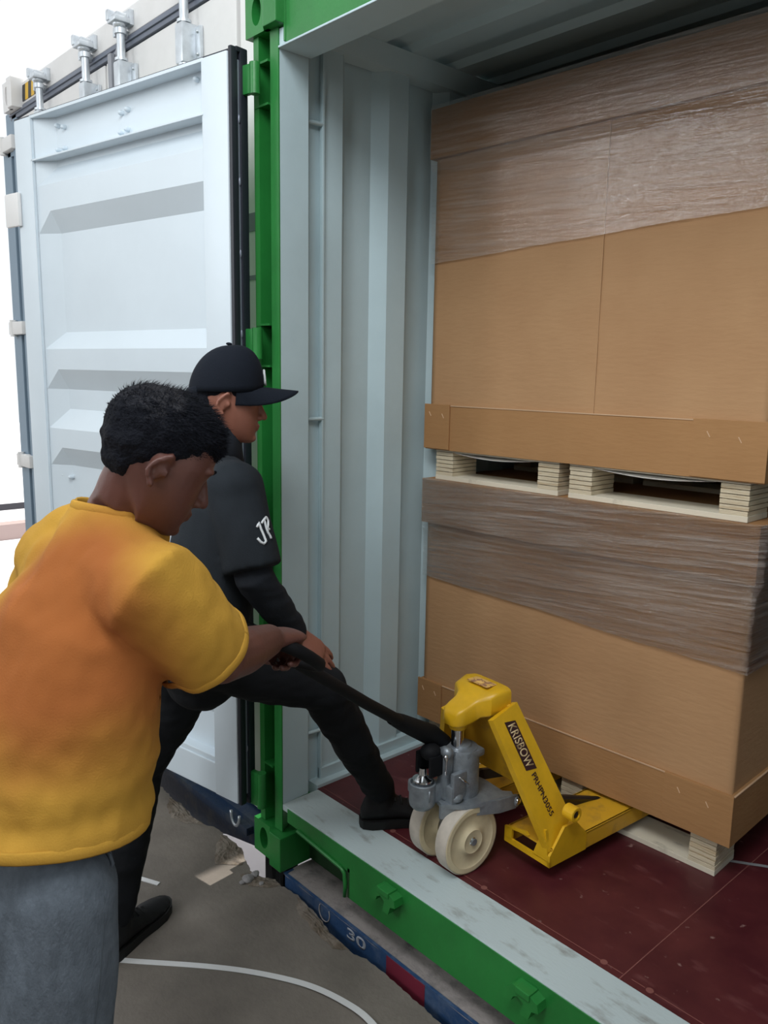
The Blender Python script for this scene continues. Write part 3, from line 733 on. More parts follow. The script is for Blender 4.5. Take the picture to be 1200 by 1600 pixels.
strap('packing_strap', [(-.15, -.72, GZ + .001), (-.03, -.63, GZ + .001), sg((0.0551,-0.553,-0.25)), sg((0.2068,-0.4089,-0.25)), sg((0.3232,-0.3163,-0.25), .002), sg((0.4543,-0.2382,-0.25), .004), sg((0.5734,-0.2016,-0.25), .006), sg((0.6691,-0.1958,-0.25), .008), sg((0.7952,-0.224,-0.25), .006)], .019,
      'long white strapping band curving across the concrete floor in front of the container')
strap('packing_strap', [sg((-0.3379,-0.3923,-0.25)), sg((-0.284,-0.3667,-0.25)), sg((-0.2155,-0.3336,-0.25))], .016, 'short white strap end lying behind the black shoe', th=.003)
strap('packing_strap', [((1.092,0.7987,0)[0], (1.092,0.7987,0)[1], .0015), ((1.146,0.8331,0)[0], (1.146,0.8331,0)[1], .002), ((1.242,0.8876,0)[0], (1.242,0.8876,0)[1], .002), (1.5, .98, .002)], .012, 'grey strap on the red floor right of the lower pallet', m=mat('grey_strap', (.25, .25, .26), .5))

# ------------------------------------------------------------------ the yellow pallet jack (local x = right, y = fork direction)
jack = empty('pallet_jack', (0.572, 0.197, 0.0), -R(4.5))
tag(jack, 'yellow hand pallet jack with cream wheels, forks pushed under the lower pallet', 'pallet jack')
def wheel(x):
    bm = bmesh.new(); r = .100; w = .046
    prof = [(.030, -w/2 - .004), (.034, -w/2 - .006), (.040, -w/2 + .002), (.052, -w/2 + .006), (.078, -w/2 + .003), (.082, -w/2), (.095, -w/2), (.100, -w/2 + .004), (.100, w/2 - .004), (.095, w/2), (.082, w/2), (.078, w/2 - .003), (.052, w/2 - .006), (.040, w/2 - .002), (.034, w/2 + .006), (.030, w/2 + .004)]
    lathe(bm, prof, (x, 0, r), (1, 0, 0), 56)
    wo = mk('wheel', bm, M_nylon, jack, True, 35)
    bm = bmesh.new(); lathe(bm, [(.0985, -w/2 + .001), (.1006, -w/2 + .004), (.1006, w/2 - .004), (.0985, w/2 - .001)], (x, 0, r), (1, 0, 0), 56, False)
    mk('tread', bm, M_tread, wo, True, 35)
    bm = bmesh.new(); lathe(bm, [(.029, -w/2 - .002), (.029, w/2 + .002)], (x, 0, r), (1, 0, 0), 28)
    mk('bearing', bm, mat('bearing_seal', (.045, .022, .018), .5), wo, True, 35)
    bm = bmesh.new(); lathe(bm, [(.009, -w/2 - .007), (.012, -w/2 - .004), (.012, w/2 + .004), (.009, w/2 + .007)], (x, 0, r), (1, 0, 0), 20)
    mk('axle_bolt', bm, M_chrome, wo, True, 35)
    return wo
wheel(.0565); wheel(-.0565)
bm = bmesh.new(); tube(bm, [(-.09, 0, .10), (.09, 0, .10)], .010, 14); box(bm, -.030, .030, -.030, .030, .085, .205, .010)
mk('axle_housing', bm, M_cast, jack, True, 35)
# pump body, piston
bm = bmesh.new()
lathe(bm, [(.030, .20), (.052, .205), (.054, .215), (.052, .335), (.047, .350), (.030, .352), (.028, .358), (.020, .360)], (.0, .022, 0), (0, 0, 1), 36)
box(bm, -.045, .05, .0, .07, .325, .348, .008)
mk('pump_body', bm, M_cast, jack, True, 35)
bm = bmesh.new(); lathe(bm, [(.018, .35), (.018, .44)], (.0, .006, 0), (0, 0, 1), 28)
mk('piston_rod', bm, M_chrome, jack, True, 35)
# release lever block and the handle clevis with its spring cup
bm = bmesh.new()
box(bm, -.012, .026, -.060, -.030, .215, .362, .008); ball(bm, (.012, -.045, .352), (.022, .018, .018)); box(bm, .0, .05, -.055, -.01, .205, .262, .010)
box(bm, .034, .052, -.050, .0, .225, .300, .006); ball(bm, (.045, -.03, .225), (.014, .02, .014))
mk('lever_block', bm, M_cast, jack, True, 35)
bm = bmesh.new(); rtube(bm, [(.030, -.064, .350), (.030, -.062, .335), (.034, -.066, .300)], [.007, .0025, .0025], 8); mk('release_pin', bm, M_chrome, jack, True)
bm = bmesh.new(); tube(bm, [(.052, -.032, .290), (.058, .0, .262)], .0028, 8); mk('release_pin', bm, M_chrome, jack, True)
bm = bmesh.new()
lathe(bm, [(.028, .195), (.036, .205), (.0375, .215), (.0375, .268), (.034, .270), (.030, .262), (.01, .262)], (-.018, -.105, 0), (0, 0, 1), 32)
box(bm, -.070, -.040, -.118, -.085, .222, .262, .008); box(bm, -.030, .010, -.09, -.045, .205, .262, .010)
mk('pump_cup', bm, M_cast, jack, True, 35)
bm = bmesh.new(); lathe(bm, [(.024, .258), (.025, .272), (.029, .275), (.029, .280), (.022, .284), (.012, .292), (.010, .312)], (-.018, -.105, 0), (0, 0, 1), 28)
mk('pump_plunger', bm, M_chrome, jack, True, 35)
bm = bmesh.new(); tube(bm, [(.018, -.110, .225), (.018, -.110, .258)], .003, 8)
mk('cup_mark', bm, M_cast, jack, True)
# steering plate (carriage) that reaches forward over the wheels
bm = bmesh.new()
prism(bm, [(-.045, -.055, .200), (.030, -.075, .200), (.075, -.02, .198), (.098, .09, .196), (.104, .135, .194), (.086, .146, .194), (.07, .125, .195), (.0, .125, .2), (-.06, .115, .2), (-.085, .145, .2), (-.100, .13, .2), (-.085, .02, .2)], (0, 0, .013))
prism(bm, [(.024, -.078, .170), (.032, -.078, .170), (.104, .08, .168), (.110, .142, .166), (.102, .144, .166), (.094, .085, .168)], (0, 0, .040))
bevel_all(bm, .003)
ball(bm, (.104, .145, .186), (.012, .012, .020)); ball(bm, (-.095, .14, .192), (.012, .012, .02))
mk('carriage_plate', bm, M_cast, jack, True, 35)
bm = bmesh.new(); lathe(bm, [(.007, -.01), (.009, -.008), (.009, .012), (.007, .014)], (.104, .146, .188), (1, 0, 0), 14)
mk('pivot_pin', bm, M_chrome, jack, True)
# push rods to the fork rollers
bm = bmesh.new()
for s in (1, -1):
    prism(bm, [(s * .085, .135, .190), (s * .085, .20, .186), (s * .15, .62, .060), (s * .15, .62, .035), (s * .085, .21, .150), (s * .085, .14, .165)], (s * .012, 0, 0))
mk('push_rod', bm, M_dark, jack)
# cap (head casting)
bm = bmesh.new()
rings = [(-.028, .022, .424, .458), (-.020, .033, .422, .470), (.0, .038, .421, .478), (.030, .041, .426, .490), (.048, .050, .438, .500), (.060, .076, .446, .514), (.105, .084, .450, .526), (.134, .080, .452, .522)]
vr = []
for y, hw, zb, zt in rings:
    ringv = []
    for k in range(24):
        a = 2 * math.pi * k / 24; ca, sa = math.cos(a), math.sin(a)
        e = 0.34
        ringv.append(bm.verts.new((math.copysign(abs(ca) ** e, ca) * hw, y, (zb + zt) / 2 + math.copysign(abs(sa) ** e, sa) * (zt - zb) / 2)))
    vr.append(ringv)
for a, b in zip(vr[:-1], vr[1:]):
    for k in range(24): bm.faces.new((a[k], a[(k + 1) % 24], b[(k + 1) % 24], b[k]))
bm.faces.new(vr[0]); bm.faces.new(vr[-1])
lathe(bm, [(.024, .408), (.026, .412), (.030, .430)], (0, .006, 0), (0, 0, 1), 28)
cap = mk('head_casting', bm, M_yellow, jack, True, 50)
bm = bmesh.new(); box(bm, -.035, .045, .070, .110, .5250, .5268); ball(bm, (.0, .09, .525), (.014, .012, .006))
mk('warning_sticker', bm, mat('peeling_sticker', (.70, .42, .12), .6, col2=(.35, .17, .10), vscale=60, thresh=(.5, .55)), cap)
# side arms (near one carries the lettering): outer face from the head down and out to the fork
TL = Vector((0.1047,0.0371,0.4587)); TR = Vector((0.0958,0.1413,0.4839)); BR = Vector((0.2155,0.2604,0.1486)); BL = Vector((0.2363,0.145,0.0903))
def mir(v): return Vector((-v.x, v.y, v.z))
def arm(s):
    f_ = (lambda v: v) if s > 0 else mir
    bm = bmesh.new(); q = [TL, TR, BR, BL] if s > 0 else [TL + (BL - TL) * .12, TR + (BR - TR) * .12, BR, BL]
    n = (TR - TL).cross(BL - TL).normalized()
    if n.x > 0: n = -n
    outer = [f_(p) for p in q]; inner = [f_(p + n * .020) for p in q]
    A = [bm.verts.new(p) for p in outer]; B = [bm.verts.new(p) for p in inner]
    bm.faces.new(A); bm.faces.new(list(reversed(B)))
    for i in range(4): bm.faces.new((A[i], B[i], B[(i + 1) % 4], A[(i + 1) % 4]))
    bevel_all(bm, .004)
    o = mk('side_arm', bm, M_yellow, jack, True, 40)
    return o
near_arm = arm(1); far_arm = arm(-1)
# torsion plate between the arms
bm = bmesh.new()
a0 = TR + Vector((-.006, -.028, -.01)); b0 = BR + Vector((-.006, -.035, 0)); tmid = 0.86
b1 = a0 + (b0 - a0) * tmid
quad = [a0, mir(a0), mir(b1), b1]
prism(bm, quad, (0, .010, .004))
mk('torsion_plate', bm, M_yellow_worn, jack)
# forks
def fork(s):
    f_ = lambda x: x * s
    bm = bmesh.new()
    x0, x1 = sorted((f_(.078), f_(.240)))
    z0, z1 = .046, .098
    y0 = .150
    # top sheet + side flanges
    prism(bm, [(x0, y0, z1 - .006), (x1, y0, z1 - .006), (x1, 1.25, z1 - .006), (x0, 1.25, z1 - .006)], (0, 0, .006))
    box(bm, x0, x0 + .008, y0, 1.25, z0, z1, .002); box(bm, x1 - .008, x1, y0, 1.25, z0, z1, .002)
    fk = mk('fork', bm, M_yellow_worn, jack)
    # heel gusset across the front with its triangular window
    gx0, gx1 = f_(.070), f_(.242)
    bm = bmesh.new()
    o_ = [(gx1, .142, .050), (gx0, .142, .050), (gx0, .142, .112), (f_(.100), .142, .112), (f_(.150), .142, .118), (f_(.205), .142, .20), (f_(.240), .142, .215)]
    w_ = [(f_(.105), .142, .066), (f_(.178), .142, .066), (f_(.196), .142, .105), (f_(.148), .142, .104), (f_(.105), .142, .084)]
    # frame as strips so the window stays open
    prism(bm, [(gx1, .142, .046), (gx0, .142, .046), (gx0, .142, .062), (gx1, .142, .062)], (0, .008, 0))
    prism(bm, [(gx0, .142, .06), (f_(.098), .142, .06), (f_(.098), .142, .094), (gx0, .142, .094)], (0, .008, 0))
    prism(bm, [(gx0, .142, .094), (gx0 + f_(.004), .142, .090), (f_(.16), .142, .104), (f_(.15), .142, .112), (f_(.095), .142, .100)], (0, .008, 0))
    prism(bm, [(f_(.180), .142, .06), (f_(.236), .142, .06), (f_(.222), .142, .15), (f_(.214), .142, .15), (f_(.196), .142, .105)], (0, .008, 0))
    prism(bm, [(gx1, .142, .046), (gx1, .142, .080), (gx1, .20, .150), (gx1, .25, .150), (gx1, .300, .098), (gx1, .300, .046)], (f_(-.008), 0, 0))
    mk('heel_gusset', bm, M_yellow, fk)
    bm = bmesh.new(); lathe(bm, [(.020, 0), (.022, .002), (.022, .034), (.020, .036), (.013, .036), (.013, .030)], (f_(.235), .212, .195), (f_(1), 0, 0), 28)
    bs = mk('pivot_boss', bm, M_yellow, fk, True, 35)
    bm = bmesh.new(); lathe(bm, [(.010, 0), (.010, .033)], (f_(.235), .212, .195), (f_(1), 0, 0), 6)
    mk('pivot_bolt', bm, M_dark, bs)
    return fk
fork(1); fork(-1)
# lettering on the near arm
ux = (BL - TL).normalized(); nn = (TR - TL).cross(BL - TL).normalized()
if nn.x < 0: nn = -nn
vy = nn.cross(ux).normalized()
LA = (BL - TL).length; WA = 0.5 * ((TR - TL) - ux * (TR - TL).dot(ux)).length * 2
midTop = (TL + TR) / 2; midBot = (BL + BR) / 2
al = (midBot - midTop).normalized(); vv = nn.cross(al).normalized(); LEN = (midBot - midTop).length
def armM(s, h0): # matrix whose x runs down the arm and y across it
    o = midTop + al * s + vv * h0 + nn * .0012
    return Matrix(((al.x, vv.x, nn.x, o.x), (al.y, vv.y, nn.y, o.y), (al.z, vv.z, nn.z, o.z), (0, 0, 0, 1)))
bm = bmesh.new(); Mx = armM(0, 0)
q0, q1, hh = .032, LEN * .47, .0195
c_off = .0
pts = [Mx @ Vector((q0 - .008, c_off - hh, 0)), Mx @ Vector((q1 - .008, c_off - hh, 0)), Mx @ Vector((q1 + .008, c_off + hh, 0)), Mx @ Vector((q0 + .008, c_off + hh, 0))]
prism(bm, pts, nn * -.0008)
lab = mk('name_label', bm, M_label, near_arm)
Mx2 = Mx @ Matrix.Translation((q0 + .006, c_off - .0145, .0003))
text_obj('brand_lettering', 'KRISBOW', M_labtext, Mx2, q1 - q0 - .012, .029, .0004, shear=.25, bold=.012, parent=lab)
text_obj('model_lettering', 'PRHPN3055', M_label, Mx @ Matrix.Translation((q1 + .012, c_off - .009, 0)), LEN * .34, .0185, .0004, bold=.012, parent=near_arm)
# handle: tapered socket then the bar up to the worker's hand
JW = jack.matrix_basis.copy()
JI = (Matrix.Translation((0.572, 0.197, 0)) @ Euler((0, 0, -R(4.5))).to_matrix().to_4x4()).inverted()
h0 = JI @ Vector((0.5149,0.2045,0.3493)); h1 = JI @ Vector((0.5374,-0.0214,0.4885)); h2 = JI @ Vector((0.679,-0.4382,0.7838)); h3 = JI @ Vector((0.7632,-0.5333,0.8748))
bm = bmesh.new()
d01 = (h1 - h0)
tube(bm, [h0 + Vector((.0, -.0, -.015)), h0 + d01 * .25, h0 + d01 * .8, h1], [(.030, .034), (.030, .030), (.022, .024), (.017, .017)], 20)
box(bm, -.052, -.042, -.105, -.055, .285, .350, .004); box(bm, .004, .014, -.105, -.055, .290, .350, .004)
ball(bm, (-.018, -.078, .352), (.03, .03, .024))
mk('handle_socket', bm, M_blackpaint, jack, True, 50)
bm = bmesh.new(); tube(bm, [h1 - d01 * .2, h1 + (h2 - h1) * .3, h2], [.0165, .0155, .0145], 16)
hb = mk('handle_bar', bm, M_blackpaint, jack, True, 50)
sd = (h2 - h1).normalized(); sidev = sd.cross(Vector((0, 0, 1))).normalized(); upv = sidev.cross(sd)
bm = bmesh.new(); lp = []
for k in range(17):
    a = 2 * math.pi * k / 16 - math.pi / 2
    ca, sa = math.cos(a), math.sin(a)
    lp.append(h2 + sidev * (math.copysign(abs(ca) ** .6, ca) * .085) + sd * (.085 + math.copysign(abs(sa) ** .6, sa) * .085))
tube(bm, lp, .0135, 12, cap=False)
mk('grip_loop', bm, M_blackpaint, jack, True)

# ------------------------------------------------------------------ people
M_skinA = mat('dark_brown_skin', (0.108, 0.040, 0.030), 0.5, var=0.12, vscale=14, bump=0.06, bscale=160)
M_skinB = mat('brown_skin', (0.270, 0.105, 0.070), 0.5, var=0.08, vscale=14, bump=0.05, bscale=160)
M_hair = mat('black_hair', (0.005, 0.006, 0.010), 0.8, bump=0.6, bscale=180, spec=0.12)
M_blk = mat('black_cloth', (0.012, 0.015, 0.021), 0.85, var=0.15, vscale=9, bump=0.12, bscale=350, spec=0.25)
M_blk2 = mat('faded_black_cloth', (0.013, 0.017, 0.022), 0.9, var=0.2, vscale=6, bump=0.12, bscale=350, spec=0.25)
M_trs = mat('black_trouser_cloth', (0.007, 0.008, 0.010), 0.85, var=0.2, vscale=9, bump=0.1, bscale=350, spec=0.2)
M_grey = mat('grey_marl_cloth', (0.105, 0.125, 0.150), 0.95, var=0.16, vscale=60, bump=0.25, bscale=260, stretch=(1, 1, .6), spec=0.1)
M_shoe = mat('black_shoe', (0.006, 0.006, 0.007), 0.6, spec=.25, bump=0.1, bscale=200)
M_sole = mat('black_sole', (0.009, 0.009, 0.009), 0.65, spec=.3)
M_capm = mat('black_cap_cloth', (0.006, 0.009, 0.016), 0.85, bump=0.15, bscale=300, spec=0.2)
M_whitecloth = mat('white_print', (0.60, 0.63, 0.65), 0.7)
M_eye = mat('eye_white', (0.55, 0.50, 0.47), 0.2); M_iris = mat('dark_iris', (0.01, 0.006, 0.004), 0.15)

def shirt_orange():
    m = mat('orange_shirt_cloth', (0.47, 0.26, 0.040), 0.9, var=0.06, vscale=4, bump=0.15, bscale=320, spec=0.15)
    nt = m.node_tree; N = nt.nodes; L = nt.links; b = N['Principled BSDF']
    base = [l for l in L if l.to_socket == b.inputs['Base Color']][0].from_socket
    tc = N.new('ShaderNodeTexCoord')
    # darker orange patch over the back: soft ellipsoid in object space
    prev = base
    for loc, sc, col, lo, hi in (((0.840,-0.965,0.978), (4.7, 4.7, 3.4), (0.32, 0.105, 0.028), 0.55, 1.05), ):
        mp = N.new('ShaderNodeMapping'); mp.vector_type = 'POINT'
        mp.inputs['Location'].default_value = (-loc[0] * sc[0], -loc[1] * sc[1], -loc[2] * sc[2]); mp.inputs['Scale'].default_value = sc
        L.new(tc.outputs['Object'], mp.inputs[0])
        ln = N.new('ShaderNodeVectorMath'); ln.operation = 'LENGTH'; L.new(mp.outputs[0], ln.inputs[0])
        nz = N.new('ShaderNodeTexNoise'); nz.inputs['Scale'].default_value = 5; L.new(tc.outputs['Object'], nz.inputs['Vector'])
        ad = N.new('ShaderNodeMath'); ad.operation = 'MULTIPLY_ADD'; L.new(nz.outputs['Fac'], ad.inputs[0]); ad.inputs[1].default_value = .5; L.new(ln.outputs['Value'], ad.inputs[2])
        mr = N.new('ShaderNodeMapRange'); mr.inputs['From Min'].default_value = lo + .2; mr.inputs['From Max'].default_value = hi + .2; mr.inputs['To Min'].default_value = 1; mr.inputs['To Max'].default_value = 0; mr.interpolation_type = 'SMOOTHSTEP'
        L.new(ad.outputs[0], mr.inputs['Value'])
        mx = N.new('ShaderNodeMixRGB'); L.new(mr.outputs[0], mx.inputs[0]); L.new(prev, mx.inputs[1]); mx.inputs[2].default_value = (*col, 1); prev = mx.outputs[0]
    L.new(prev, b.inputs['Base Color'])
    return m
M_orange = shirt_orange()

def remesh(bm, vox, smooth=4, fac=0.5):
    """voxel-merge overlapping closed shapes into one skin"""
    me = bpy.data.meshes.new('u'); bm.to_mesh(me); bm.free()
    o = bpy.data.objects.new('u', me); C.objects.link(o)
    md = o.modifiers.new('r', 'REMESH'); md.mode = 'VOXEL'; md.voxel_size = vox; md.adaptivity = 0
    if smooth:
        s = o.modifiers.new('s', 'SMOOTH'); s.factor = fac; s.iterations = smooth
    dg = bpy.context.evaluated_depsgraph_get(); r = bpy.data.meshes.new_from_object(o.evaluated_get(dg))
    C.objects.unlink(o); bpy.data.objects.remove(o); bpy.data.meshes.remove(me)
    return r
def fold(me, fn):
    nr = [v.normal.copy() for v in me.vertices]
    for v, n in zip(me.vertices, nr): v.co += n * fn(v.co)
    me.update()
def cut(me, planes):
    """open a garment: remove what lies beyond each plane (point, normal, radius)"""
    bm = bmesh.new(); bm.from_mesh(me)
    for p, n, rad in planes:
        p = Vector(p); n = Vector(n).normalized()
        def near(q, r_):
            d_ = q - p; ax_ = d_.dot(n); return abs(ax_) < r_ * 1.9 and (d_ - n * ax_).length < r_
        fs = [f for f in bm.faces if near(f.calc_center_median(), rad)]
        es = {e for f in fs for e in f.edges}; vs = {v for f in fs for v in f.verts}
        bmesh.ops.bisect_plane(bm, geom=fs + list(es) + list(vs), plane_co=p, plane_no=n, clear_outer=False, clear_inner=False)
        dl = [f for f in bm.faces if near(f.calc_center_median(), rad + .01) and (f.calc_center_median() - p).dot(n) > 1e-5]
        bmesh.ops.delete(bm, geom=dl, context='FACES')
    # keep the biggest island
    bm.to_mesh(me); bm.free()
    return me
def finish(name, me, m, parent, thick=0.0):
    for p in me.polygons: p.use_smooth = True
    o = link(name, me, m, parent)
    if thick:
        s = o.modifiers.new('t', 'SOLIDIFY'); s.thickness = thick; s.offset = -1
    return o

def rim(name, me, p, n, rad, r, m, parent, tol=.03):
    bm = bmesh.new(); bm.from_mesh(me); n = Vector(n).normalized(); p = Vector(p)
    pts = []
    for e in bm.edges:
        if len(e.link_faces) == 1:
            c_ = (e.verts[0].co + e.verts[1].co) / 2; d_ = c_ - p
            if abs(d_.dot(n)) < tol and (d_ - n * d_.dot(n)).length < rad: pts.append(c_.copy())
    bm.free()
    if len(pts) < 12: return
    ce = sum(pts, Vector()) / len(pts); s1 = n.orthogonal().normalized(); s2 = n.cross(s1)
    K = 56; bins = [[] for _ in range(K)]
    for q in pts: bins[int((math.atan2((q - ce).dot(s2), (q - ce).dot(s1)) / (2 * math.pi) + .5) * K) % K].append(q)
    L0 = [sum(b, Vector()) / len(b) for b in bins if b]
    L0 = [(L0[i - 1] + L0[i] * 2 + L0[(i + 1) % len(L0)]) / 4 for i in range(len(L0))]
    bm = bmesh.new(); tube(bm, L0 + [L0[0], L0[1]], [r] * (len(L0) + 2), 8, ref=n)
    return mk(name, bm, m, parent, True)

AX = Vector((0.6712,0.7411,0.0167)); FX = Vector((-0.7285,0.6636,-0.1702)); UP = Vector((0, 0, 1))
AX = Vector((AX.x, AX.y, 0)).normalized(); FX = Vector((FX.x, FX.y, 0)).normalized()
def facing(deg): # 0 = towards image right, 90 = away from the lens
    f = AX * math.cos(R(deg)) + FX * math.sin(R(deg)); r = AX * math.sin(R(deg)) - FX * math.cos(R(deg))
    return f, r
def head_frame(deg, pitch, roll=0.0):
    f, r = facing(deg)
    f2 = f * math.cos(R(pitch)) - UP * math.sin(R(pitch)); u2 = r.cross(f2)
    r2 = r * math.cos(R(roll)) + u2 * math.sin(R(roll)); u3 = r2.cross(f2)
    return r2.normalized(), f2.normalized(), u3.normalized()
HEAD = [(.112, .022, .015, -.030), (.104, .045, .042, -.062), (.088, .061, .064, -.083), (.062, .071, .080, -.095), (.034, .075, .087, -.099), (.012, .075, .0885, -.098), (-.006, .0735, .084, -.095), (-.025, .071, .085, -.080), (-.045, .067, .086, -.060), (-.062, .062, .087, -.042), (-.078, .056, .085, -.026), (-.093, .048, .083, -.008), (-.106, .037, .081, .008), (-.115, .022, .074, .028)]
def head(bm, c, fr, S=1.0):
    r, f, u = fr; c = Vector(c); n = 28; rings = []
    P = lambda x, y, z: c + (r * x + f * y + u * z) * S
    for z, w, yf, yb in HEAD:
        ring_ = []
        for k in range(n):
            a = 2 * math.pi * k / n; ca, sa = math.cos(a), math.sin(a)
            x = math.copysign(abs(ca) ** .88, ca) * w
            y = (yf if sa > 0 else -yb) * math.copysign(abs(sa) ** .95, sa)
            ring_.append(bm.verts.new(P(x, y, z)))
        rings.append(ring_)
    for a, b in zip(rings[:-1], rings[1:]):
        for k in range(n): bm.faces.new((a[k], a[(k + 1) % n], b[(k + 1) % n], b[k]))
    bm.faces.new(rings[0]); bm.faces.new(list(reversed(rings[-1])))
    ax = (r, f, u)
    # nose, nostrils, brow, lips, chin, cheeks
    rtube(bm, [P(0, .080, .006), P(0, .095, -.022), P(0, .103, -.038)], [.007 * S, .009 * S, .0105 * S], 10)
    for s in (1, -1):
        ball(bm, P(s * .011, .090, -.042), (.009 * S, .011 * S, .008 * S), ax, 10)
        ball(bm, P(s * .030, .074, .020), (.026 * S, .012 * S, .009 * S), ax, 12)
        # ear: rim, lobe and bowl
        e = []
        for d in range(-70, 215, 25):
            e.append(P(s * (.082 + .004 * math.sin(R(d))), -.012 - .018 * math.cos(R(d + 20)) * -1 * -1 - 0.002, -.010 + .029 * math.sin(R(d))))
        e = [P(s * (.080 + .007 * (1 - abs(t - .45))), -.008 - .020 * math.sin(math.pi * t) + .010 * math.cos(math.pi * t) * .6, .020 - .056 * t) for t in [i / 9 for i in range(10)]]
        rtube(bm, [P(s * .076, .002, .006), P(s * .084, .0, .018)] + e, [.0035 * S, .0042 * S] + [.0045 * S] * 9 + [.0065 * S], 8)
        ball(bm, P(s * .077, -.014, -.006), (.007 * S, .014 * S, .024 * S), ax, 10)
        ball(bm, P(s * .080, .002, -.012), (.004 * S, .004 * S, .008 * S), ax, 8)
    ball(bm, P(0, .086, -.063), (.020 * S, .009 * S, .0055 * S), ax, 12); ball(bm, P(0, .085, -.073), (.018 * S, .008 * S, .006 * S), ax, 12)
    ball(bm, P(0, .076, -.100), (.018 * S, .012 * S, .012 * S), ax, 12)
    return P
def eyes(P, fr, S, parent):
    for s in (1, -1):
        bm = bmesh.new(); ball(bm, P(s * .031, .0655, -.004), .0112 * S, None, 14); e = mk('eye', bm, M_eye, parent, True)
        bm = bmesh.new(); ball(bm, P(s * .031, .0745, -.005), (.0052 * S, .003 * S, .0052 * S), fr, 10); mk('iris', bm, M_iris, e, True)
        bm = bmesh.new(); rtube(bm, [P(s * .016, .090, .018), P(s * .032, .087, .023), P(s * .048, .074, .019)], [.0025 * S, .0030 * S, .002 * S], 8)
        mk('eyebrow', bm, M_hair, parent, True)
def hand(bm, wrist, d, back, side, S=1.0, curl=(10, 15, 10), spread=4, thumb=(35, 20), palm_r=(.040, .014)):
    """d: towards the fingers, back: normal of the back of the hand, side: towards the thumb"""
    w = Vector(wrist); d = Vector(d).normalized(); back = Vector(back); back = (back - d * back.dot(d)).normalized()
    s = d.cross(back).normalized();  s = s if s.dot(Vector(side)) > 0 else -s
    rtube(bm, [w - d * .01, w + d * .030 * S, w + d * .065 * S, w + d * .082 * S], [(.027 * S, .019 * S), (.034 * S, .017 * S), (.040 * S, .0145 * S), (.038 * S, .012 * S)], 16, ref=s)
    ln = [(.040, .024, .021), (.046, .028, .022), (.042, .027, .022), (.033, .020, .019)]
    for i, off in enumerate((.0285, .0098, -.0090, -.0275)):
        p = w + d * (.080 - abs(off - .0098) * .25) * S + s * off * S
        ang = 0; sp = R((1.5 - i) * spread); dd = (d * math.cos(sp) + s * math.sin(sp)).normalized(); pts = [p - dd * .012]; rr = [.0088 * S]
        for seg_, c_ in zip(ln[i], curl):
            ang += R(c_); v = dd * math.cos(ang) - back * math.sin(ang); pts.append(pts[-1] + v * (seg_ + (.012 if len(pts) == 1 else 0)) * S); rr.append((.0086, .0078, .0066)[len(pts) - 2] * S)
        rtube(bm, pts, rr, 10)
    a1, a2 = thumb
    p = w + d * .022 * S + s * .026 * S - back * .006
    v1 = (d * math.cos(R(a1)) + s * math.sin(R(a1)) - back * .25).normalized(); v2 = (d * math.cos(R(a1 - a2)) + s * math.sin(R(a1 - a2)) - back * .45).normalized()
    rtube(bm, [p - v1 * .01, p + v1 * .034 * S, p + v1 * .034 * S + v2 * .026 * S, p + v1 * .034 * S + v2 * .046 * S], [.013 * S, .011 * S, .0095 * S, .0080 * S], 10)
def shoe(name, heel, toe, parent, S=1.0, ankle_h=.105):
    """heel and toe points on the ground; returns the shoe object"""
    heel = Vector(heel); toe = Vector(toe); d = (toe - heel); L0 = d.length; d.normalize(); s = UP.cross(d).normalized()
    bm = bmesh.new(); rings = []
    secs = [(-.004, .018, .022, .060), (.01, .030, .018, .095), (.05, .036, .016, .108), (.09, .036, .016, .105), (.13, .038, .016, .085), (.17, .043, .016, .066), (.21, .045, .016, .054), (.245, .040, .016, .044), (.268, .028, .017, .036), (.280, .012, .020, .030)]
    n = 20
    for y, hw, zb, zt in secs:
        y = y * L0 / .28; rr = []
        for k in range(n):
            a = 2 * math.pi * k / n; ca, sa = math.cos(a), math.sin(a)
            tw = 1 - .38 * max(0, sa)
            rr.append(bm.verts.new(heel + d * y + s * (ca * hw * tw * S) + UP * ((zb + zt) / 2 + sa * (zt - zb) / 2)))
        rings.append(rr)
    for a, b in zip(rings[:-1], rings[1:]):
        for k in range(n): bm.faces.new((a[k], a[(k + 1) % n], b[(k + 1) % n], b[k]))
    bm.faces.new(rings[0]); bm.faces.new(rings[-1])
    c = heel + d * (.062 * L0 / .28)
    tube(bm, [c + UP * .05, c + UP * .09, c + UP * ankle_h - d * .004], [(.040, .048), (.038, .046), (.038, .045)], 18, True, ref=s)
    me = remesh(bm, .005, 3); sh = finish(name, me, M_shoe, parent)
    bm = bmesh.new(); out = []
    for y, hw in [(-.008, .012), (.0, .026), (.03, .036), (.08, .037), (.13, .037), (.18, .045), (.22, .047), (.255, .038), (.278, .022), (.286, .008)]: out.append((y * L0 / .28, hw * S))
    pl = [heel + d * y + s * w for y, w in out] + [heel + d * y - s * w for y, w in reversed(out)]
    prism(bm, [p + UP * .0015 for p in pl], UP * .026); bevel_all(bm, .004)
    mk('sole', bm, M_sole, sh, True, 40)
    bm = bmesh.new()
    for i in range(5):
        y = (.105 + i * .022) * L0 / .28; zt = .098 - i * .011
        tube(bm, [heel + d * y + s * -.024 + UP * (zt - .012), heel + d * y + UP * (zt + .003), heel + d * y + s * .024 + UP * (zt - .012)], .0028, 6)
    mk('laces', bm, M_sole, sh, True)
    return sh
def nz(p, sx, sy, sz, o=0.0): return noise.noise(Vector((p.x * sx + o, p.y * sy, p.z * sz)))

